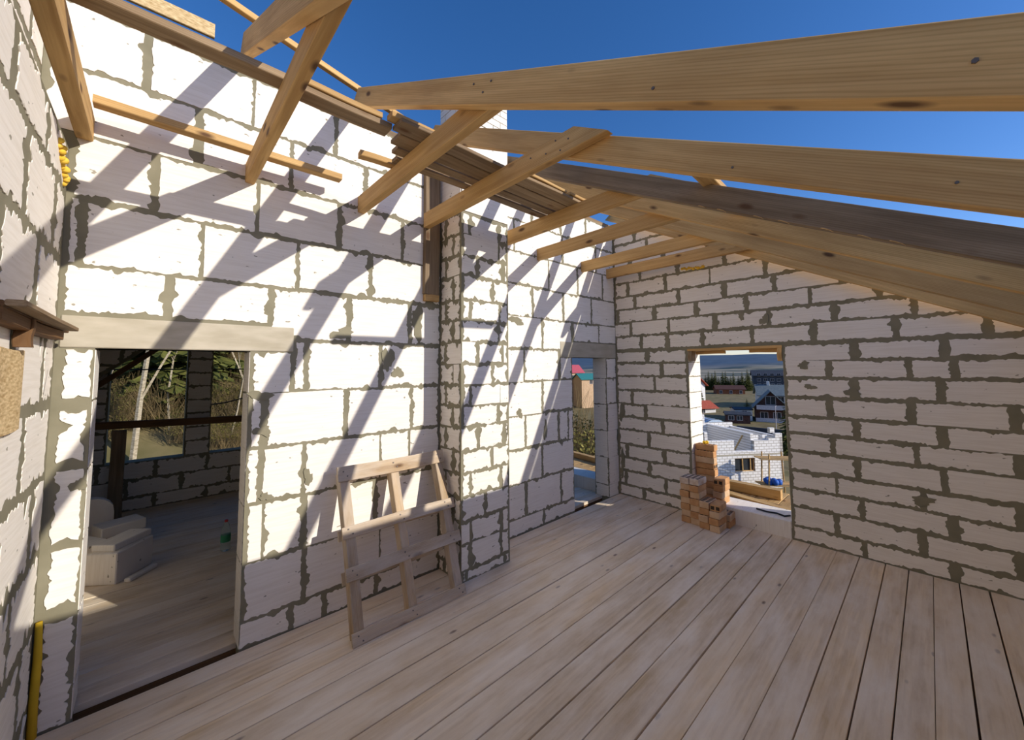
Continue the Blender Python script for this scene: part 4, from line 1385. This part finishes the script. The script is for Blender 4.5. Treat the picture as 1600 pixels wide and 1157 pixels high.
house('chalet', (92.3, 22.4, -9.5), F2(92, 22, 0.05), 5.6, 6, 3.2, 3.0, 'dkwood', 'roof_grey', 'dark timber chalet with pale balconies and steep grey gable', 0.5, [(-1.2, 0.4, 1.2, 1.6), (1.0, 0.4, 1.2, 1.6), (0, 3.6, 1.6, 1.6)], gable_front=True, balcs=[(0, 0.0, 5.4), (0, 2.6, 5.0)])
house('village_house', (90.5, 26.9, -9.5), F2(90, 25, 0.25), 3.2, 4, 2.3, 0.3, 'wwall', 'roof_dark', 'small white cube house left of the dark chalet', 0.2, [(0.2, 0.9, 0.8, 1.2)])
house('long_house', (112, 24.0, -8.2), F2(112, 24, 0.15), 11, 8, 3.0, 2.2, 'wwall', 'roof_grey', 'long white house with grey-green roof behind the chalet', 0.5, [(-4, 1.2, 1.2, 1.4), (-1, 1.2, 1.2, 1.4)], chim=(-3.0,))
house('apartment_block', (180, 40.5, -7), F2(180, 40, 0.1), 17, 12, 5.0, 2.0, 'dkwall', 'roof_dark', 'large dark apartment block below the wooded blue hill', 0.6,
      [(-6.6 + 2.2 * i, 0.8 + 2.0 * j, 1.1, 1.1) for i in range(7) for j in range(3)], cat='building')
house('village_house', (112.2, 44.6, -7.5), F2(112, 44, 0.9), 6, 6, 4.2, 2.2, 'wwall', 'roof_red', 'white house with red gable roof at the left window jamb', 0.5, [(-1.6, 0.8, 1.0, 1.2), (1.2, 0.8, 1.0, 1.2), (0, 3.0, 1.0, 1.2)], gable_front=True)
house('village_house', (96, 36.3, -9.6), F2(96, 36, 0.7), 5, 5, 1.8, 1.3, 'wwall', 'roof_red', 'low house with rust-red roof beside the pool cover', 0.5, [(-1, 0.6, 1.0, 1.1)])
house('barn', (142.8, 46, -8.1), F2(142, 46, 0.2), 8.5, 6, 2.2, 1.1, 'redwood', 'dkwood', 'red-brown wooden barn in front of the dark conifers', 0.4, [(-3, 0.8, 0.8, 1.0), (0, 0.8, 0.8, 1.0), (3, 0.8, 0.8, 1.0)], cat='barn')
house('shed', (86, 26.6, -9.0), F2(86, 26, 0.1), 4.2, 3, 1.2, 0.4, 'dkwood', 'roof_dark', 'low dark open shed in the middle of the village view', 0.3, [(-1.2, 0.2, 0.9, 0.8), (0.3, 0.2, 0.9, 0.8)], cat='shed')
house('village_house', (87.5, 68.2, -1.8), F2(87, 68, 0.6), 5, 5, 2.4, 1.9, 'brick_pale', 'pink', 'house with rose-red roof at the top of the narrow doorway view', 0.4, [(-0.8, 0.5, 0.8, 1.0)], found=8)
house('village_house', (86, 62.5, -3.0), F2(86, 62, 0.5), 4.5, 5, 1.8, 1.3, 'brick_pale', 'teal', 'house with teal roof at the right of the narrow doorway view', 0.4, [(0.6, 0.5, 0.8, 1.0)], found=8)
# arched pool cover
pc = empty('pool_cover', (75.3, 27.0, -9.2), F2(75, 27, 0.6))
tag(pc, 'milky arched pool enclosure in the village garden', 'pool cover')
mwp = pc.matrix_world.copy()
m_ = MB()
arc = [(2.2 * math.cos(math.pi * q / 12), 1.5 * math.sin(math.pi * q / 12)) for q in range(13)]
m_.prism(arc, 1, 0, 5.0)
m_.build('sheet', M['poly'], pc, mwp)
for q in range(5):
    MB().tube([(x * 1.02, 0.02 + 1.24 * q, z * 1.02) for x, z in arc], 0.05, 5).build('hoop', M['roof_dark'], pc, mwp)

# ------------------------------------------------------------------ white shell house under construction
ms, n_, b_ = new_mat('white_blockwork')
tc = N(n_, 'ShaderNodeTexCoord')
mp = N(n_, 'ShaderNodeMapping')
mp.inputs['Rotation'].default_value = (math.radians(90), 0, 0)
n_.links.new(tc.outputs['Object'], mp.inputs['Vector'])
bk = N(n_, 'ShaderNodeTexBrick', Scale=1.0)
bk.inputs['Color1'].default_value = (0.88, 0.86, 0.82, 1)
bk.inputs['Color2'].default_value = (0.82, 0.79, 0.75, 1)
bk.inputs['Mortar'].default_value = (0.50, 0.46, 0.40, 1)
bk.inputs['Mortar Size'].default_value = 0.03
bk.inputs['Brick Width'].default_value = 0.5
bk.inputs['Row Height'].default_value = 0.25
n_.links.new(mp.outputs[0], bk.inputs['Vector'])
n_.links.new(bk.outputs['Color'], b_.inputs['Base Color'])
M['shell'] = ms
hx, hy, hz = 40.1, 12.0, -9.2
sh_r = empty('shell_house', (hx, hy, hz), F2(hx, hy, 0.66))
tag(sh_r, 'unfinished white block house with stepped wall tops seen through the window', 'house')
mwh = sh_r.matrix_world.copy()
W2 = 3.9
# front wall with a window hole, stepped top
m_ = MB()
for (x0, x1, z0, z1) in ((-W2, -1.0, -2, 4.4), (-1.0, 1.0, -2, 1.55), (-1.0, 1.0, 2.75, 3.4), (1.0, 2.5, -2, 4.3), (2.5, 3.2, -2, 4.5), (3.2, W2, -2, 4.9)):
    m_.box((x0, 0, z0), (x1, 0.3, z1))
for (x0, x1, y0, y1, z1) in ((-W2, -W2 + 0.3, 0, 7, 5.2), (W2 - 0.3, W2, 0, 7, 4.6), (0.9, 1.2, 0.3, 6.8, 4.9)):
    m_.box((x0, y0, -2), (x1, y1, z1))
m_.box((-W2, 6.7, -2), (-0.8, 7.0, 6.0))
m_.box((-0.8, 6.7, -2), (0.6, 7.0, 5.9))
m_.box((0.6, 6.7, -2), (W2, 7.0, 5.0))
m_.build('wall', M['shell'], sh_r, mwh)
MB().box((-W2, 0.3, 2.85), (W2, 6.7, 3.05)).build('floor_slab', M['concrete'], sh_r, mwh)
MB().box((-W2 - 0.02, -0.03, 3.0), (W2 + 0.02, 0.3, 3.14)).build('band', M['concrete'], sh_r, mwh)
for xb, zb in ((1.3, 4.3), (2.2, 4.3), (-0.9, 6.0), (-0.2, 5.9), (3.0, 4.9)):
    MB().box((xb, 0.4 if zb < 5.5 else 6.7, zb), (xb + 0.5, 0.7 if zb < 5.5 else 7.0, zb + 0.45), 0.01).build('top_block', M['shell'], sh_r, mwh)
fw_ = MB()
for (a0, a1, c0, c1) in ((-1.0, 1.0, 1.55, 1.62), (-1.0, 1.0, 2.68, 2.75), (-1.0, -0.93, 1.55, 2.75), (0.93, 1.0, 1.55, 2.75), (-0.2, -0.12, 1.55, 2.75), (0.6, 0.68, 1.55, 2.75)):
    fw_.box((a0, 0.1, c0), (a1, 0.2, c1))
fwo = fw_.build('window', M['wood'], sh_r, mwh)
MB().box((-0.95, 0.2, 1.6), (0.95, 0.24, 2.7)).build('pane', M['pane'], fwo, mwh)
beam('floor_prop', mwh @ Vector((-0.3, 1.0, 3.2)), mwh @ Vector((0.8, 1.2, 4.6)), 0.12, 0.1, M['wood'], sh_r)
MB().box((0.3, -0.04, -0.9), (1.2, 0.02, -0.3)).build('vent', M['pane'], sh_r, mwh)
# scaffold with tarp at its right corner
sc_ = empty('scaffold', (39.6, 9.2, -9.6), F2(hx, hy, 0.42))
tag(sc_, 'pale pole scaffold with plank platforms at the right corner of the white shell house', 'scaffold')
mws = sc_.matrix_world.copy()
for (x, y) in ((-0.9, 0), (0.9, 0), (-0.9, 1.2), (0.9, 1.2)):
    MB().tube([(x * 1.15, y, -1.5), (x * 0.9, y, 4.0)], 0.06, 6).build('pole', M['wood'], sc_, mws)
for z in (1.35, 3.55):
    for q in range(3):
        MB().box((-1.5, -0.2 + 0.5 * q, z), (1.6 + 0.2 * q, 0.24 + 0.5 * q, z + 0.06)).build('platform_plank', M['wood'], sc_, mws)
MB().tube([(-1.0, -0.1, 1.3), (-2.8, -0.3, 0.3)], 0.05, 5).build('brace', M['steel'], sc_, mws)
tp_ = []
for q in range(9):
    tp_.append((39.55 + 0.28 * math.cos(q * 2.2), 9.75 + 0.42 * math.sin(q * 1.7), -8.0 + 0.08 * math.sin(q), 0.28))
blob('tarp_heap', tp_, M['tarp'], 'crumpled blue and white tarpaulin on the scaffold platform', 'tarpaulin', 12)
# garden wall, pole
gw = MB().box((0, -0.15, -2), (9, 0.15, 1.0), 0.02).build('garden_wall', M['dkwall'], None, Matrix.Translation((72, 22.5, -9.0)) @ Matrix.Rotation(F2(72, 20, -0.25), 4, 'Z'))
tag(gw, 'dark garden wall stepping down below the chalet', 'garden wall')
lp = MB().tube([(0, 0, -1), (0, 0, 4.6)], [0.07, 0.05], 8).tube([(0, 0, 4.5), (0.5, 0, 4.75)], 0.04, 6).build('street_lamp', M['rail_white'], None, Matrix.Translation((78, 18.3, -9.6)))
tag(lp, 'slim pale lamp post before the dark chalet', 'lamp post')
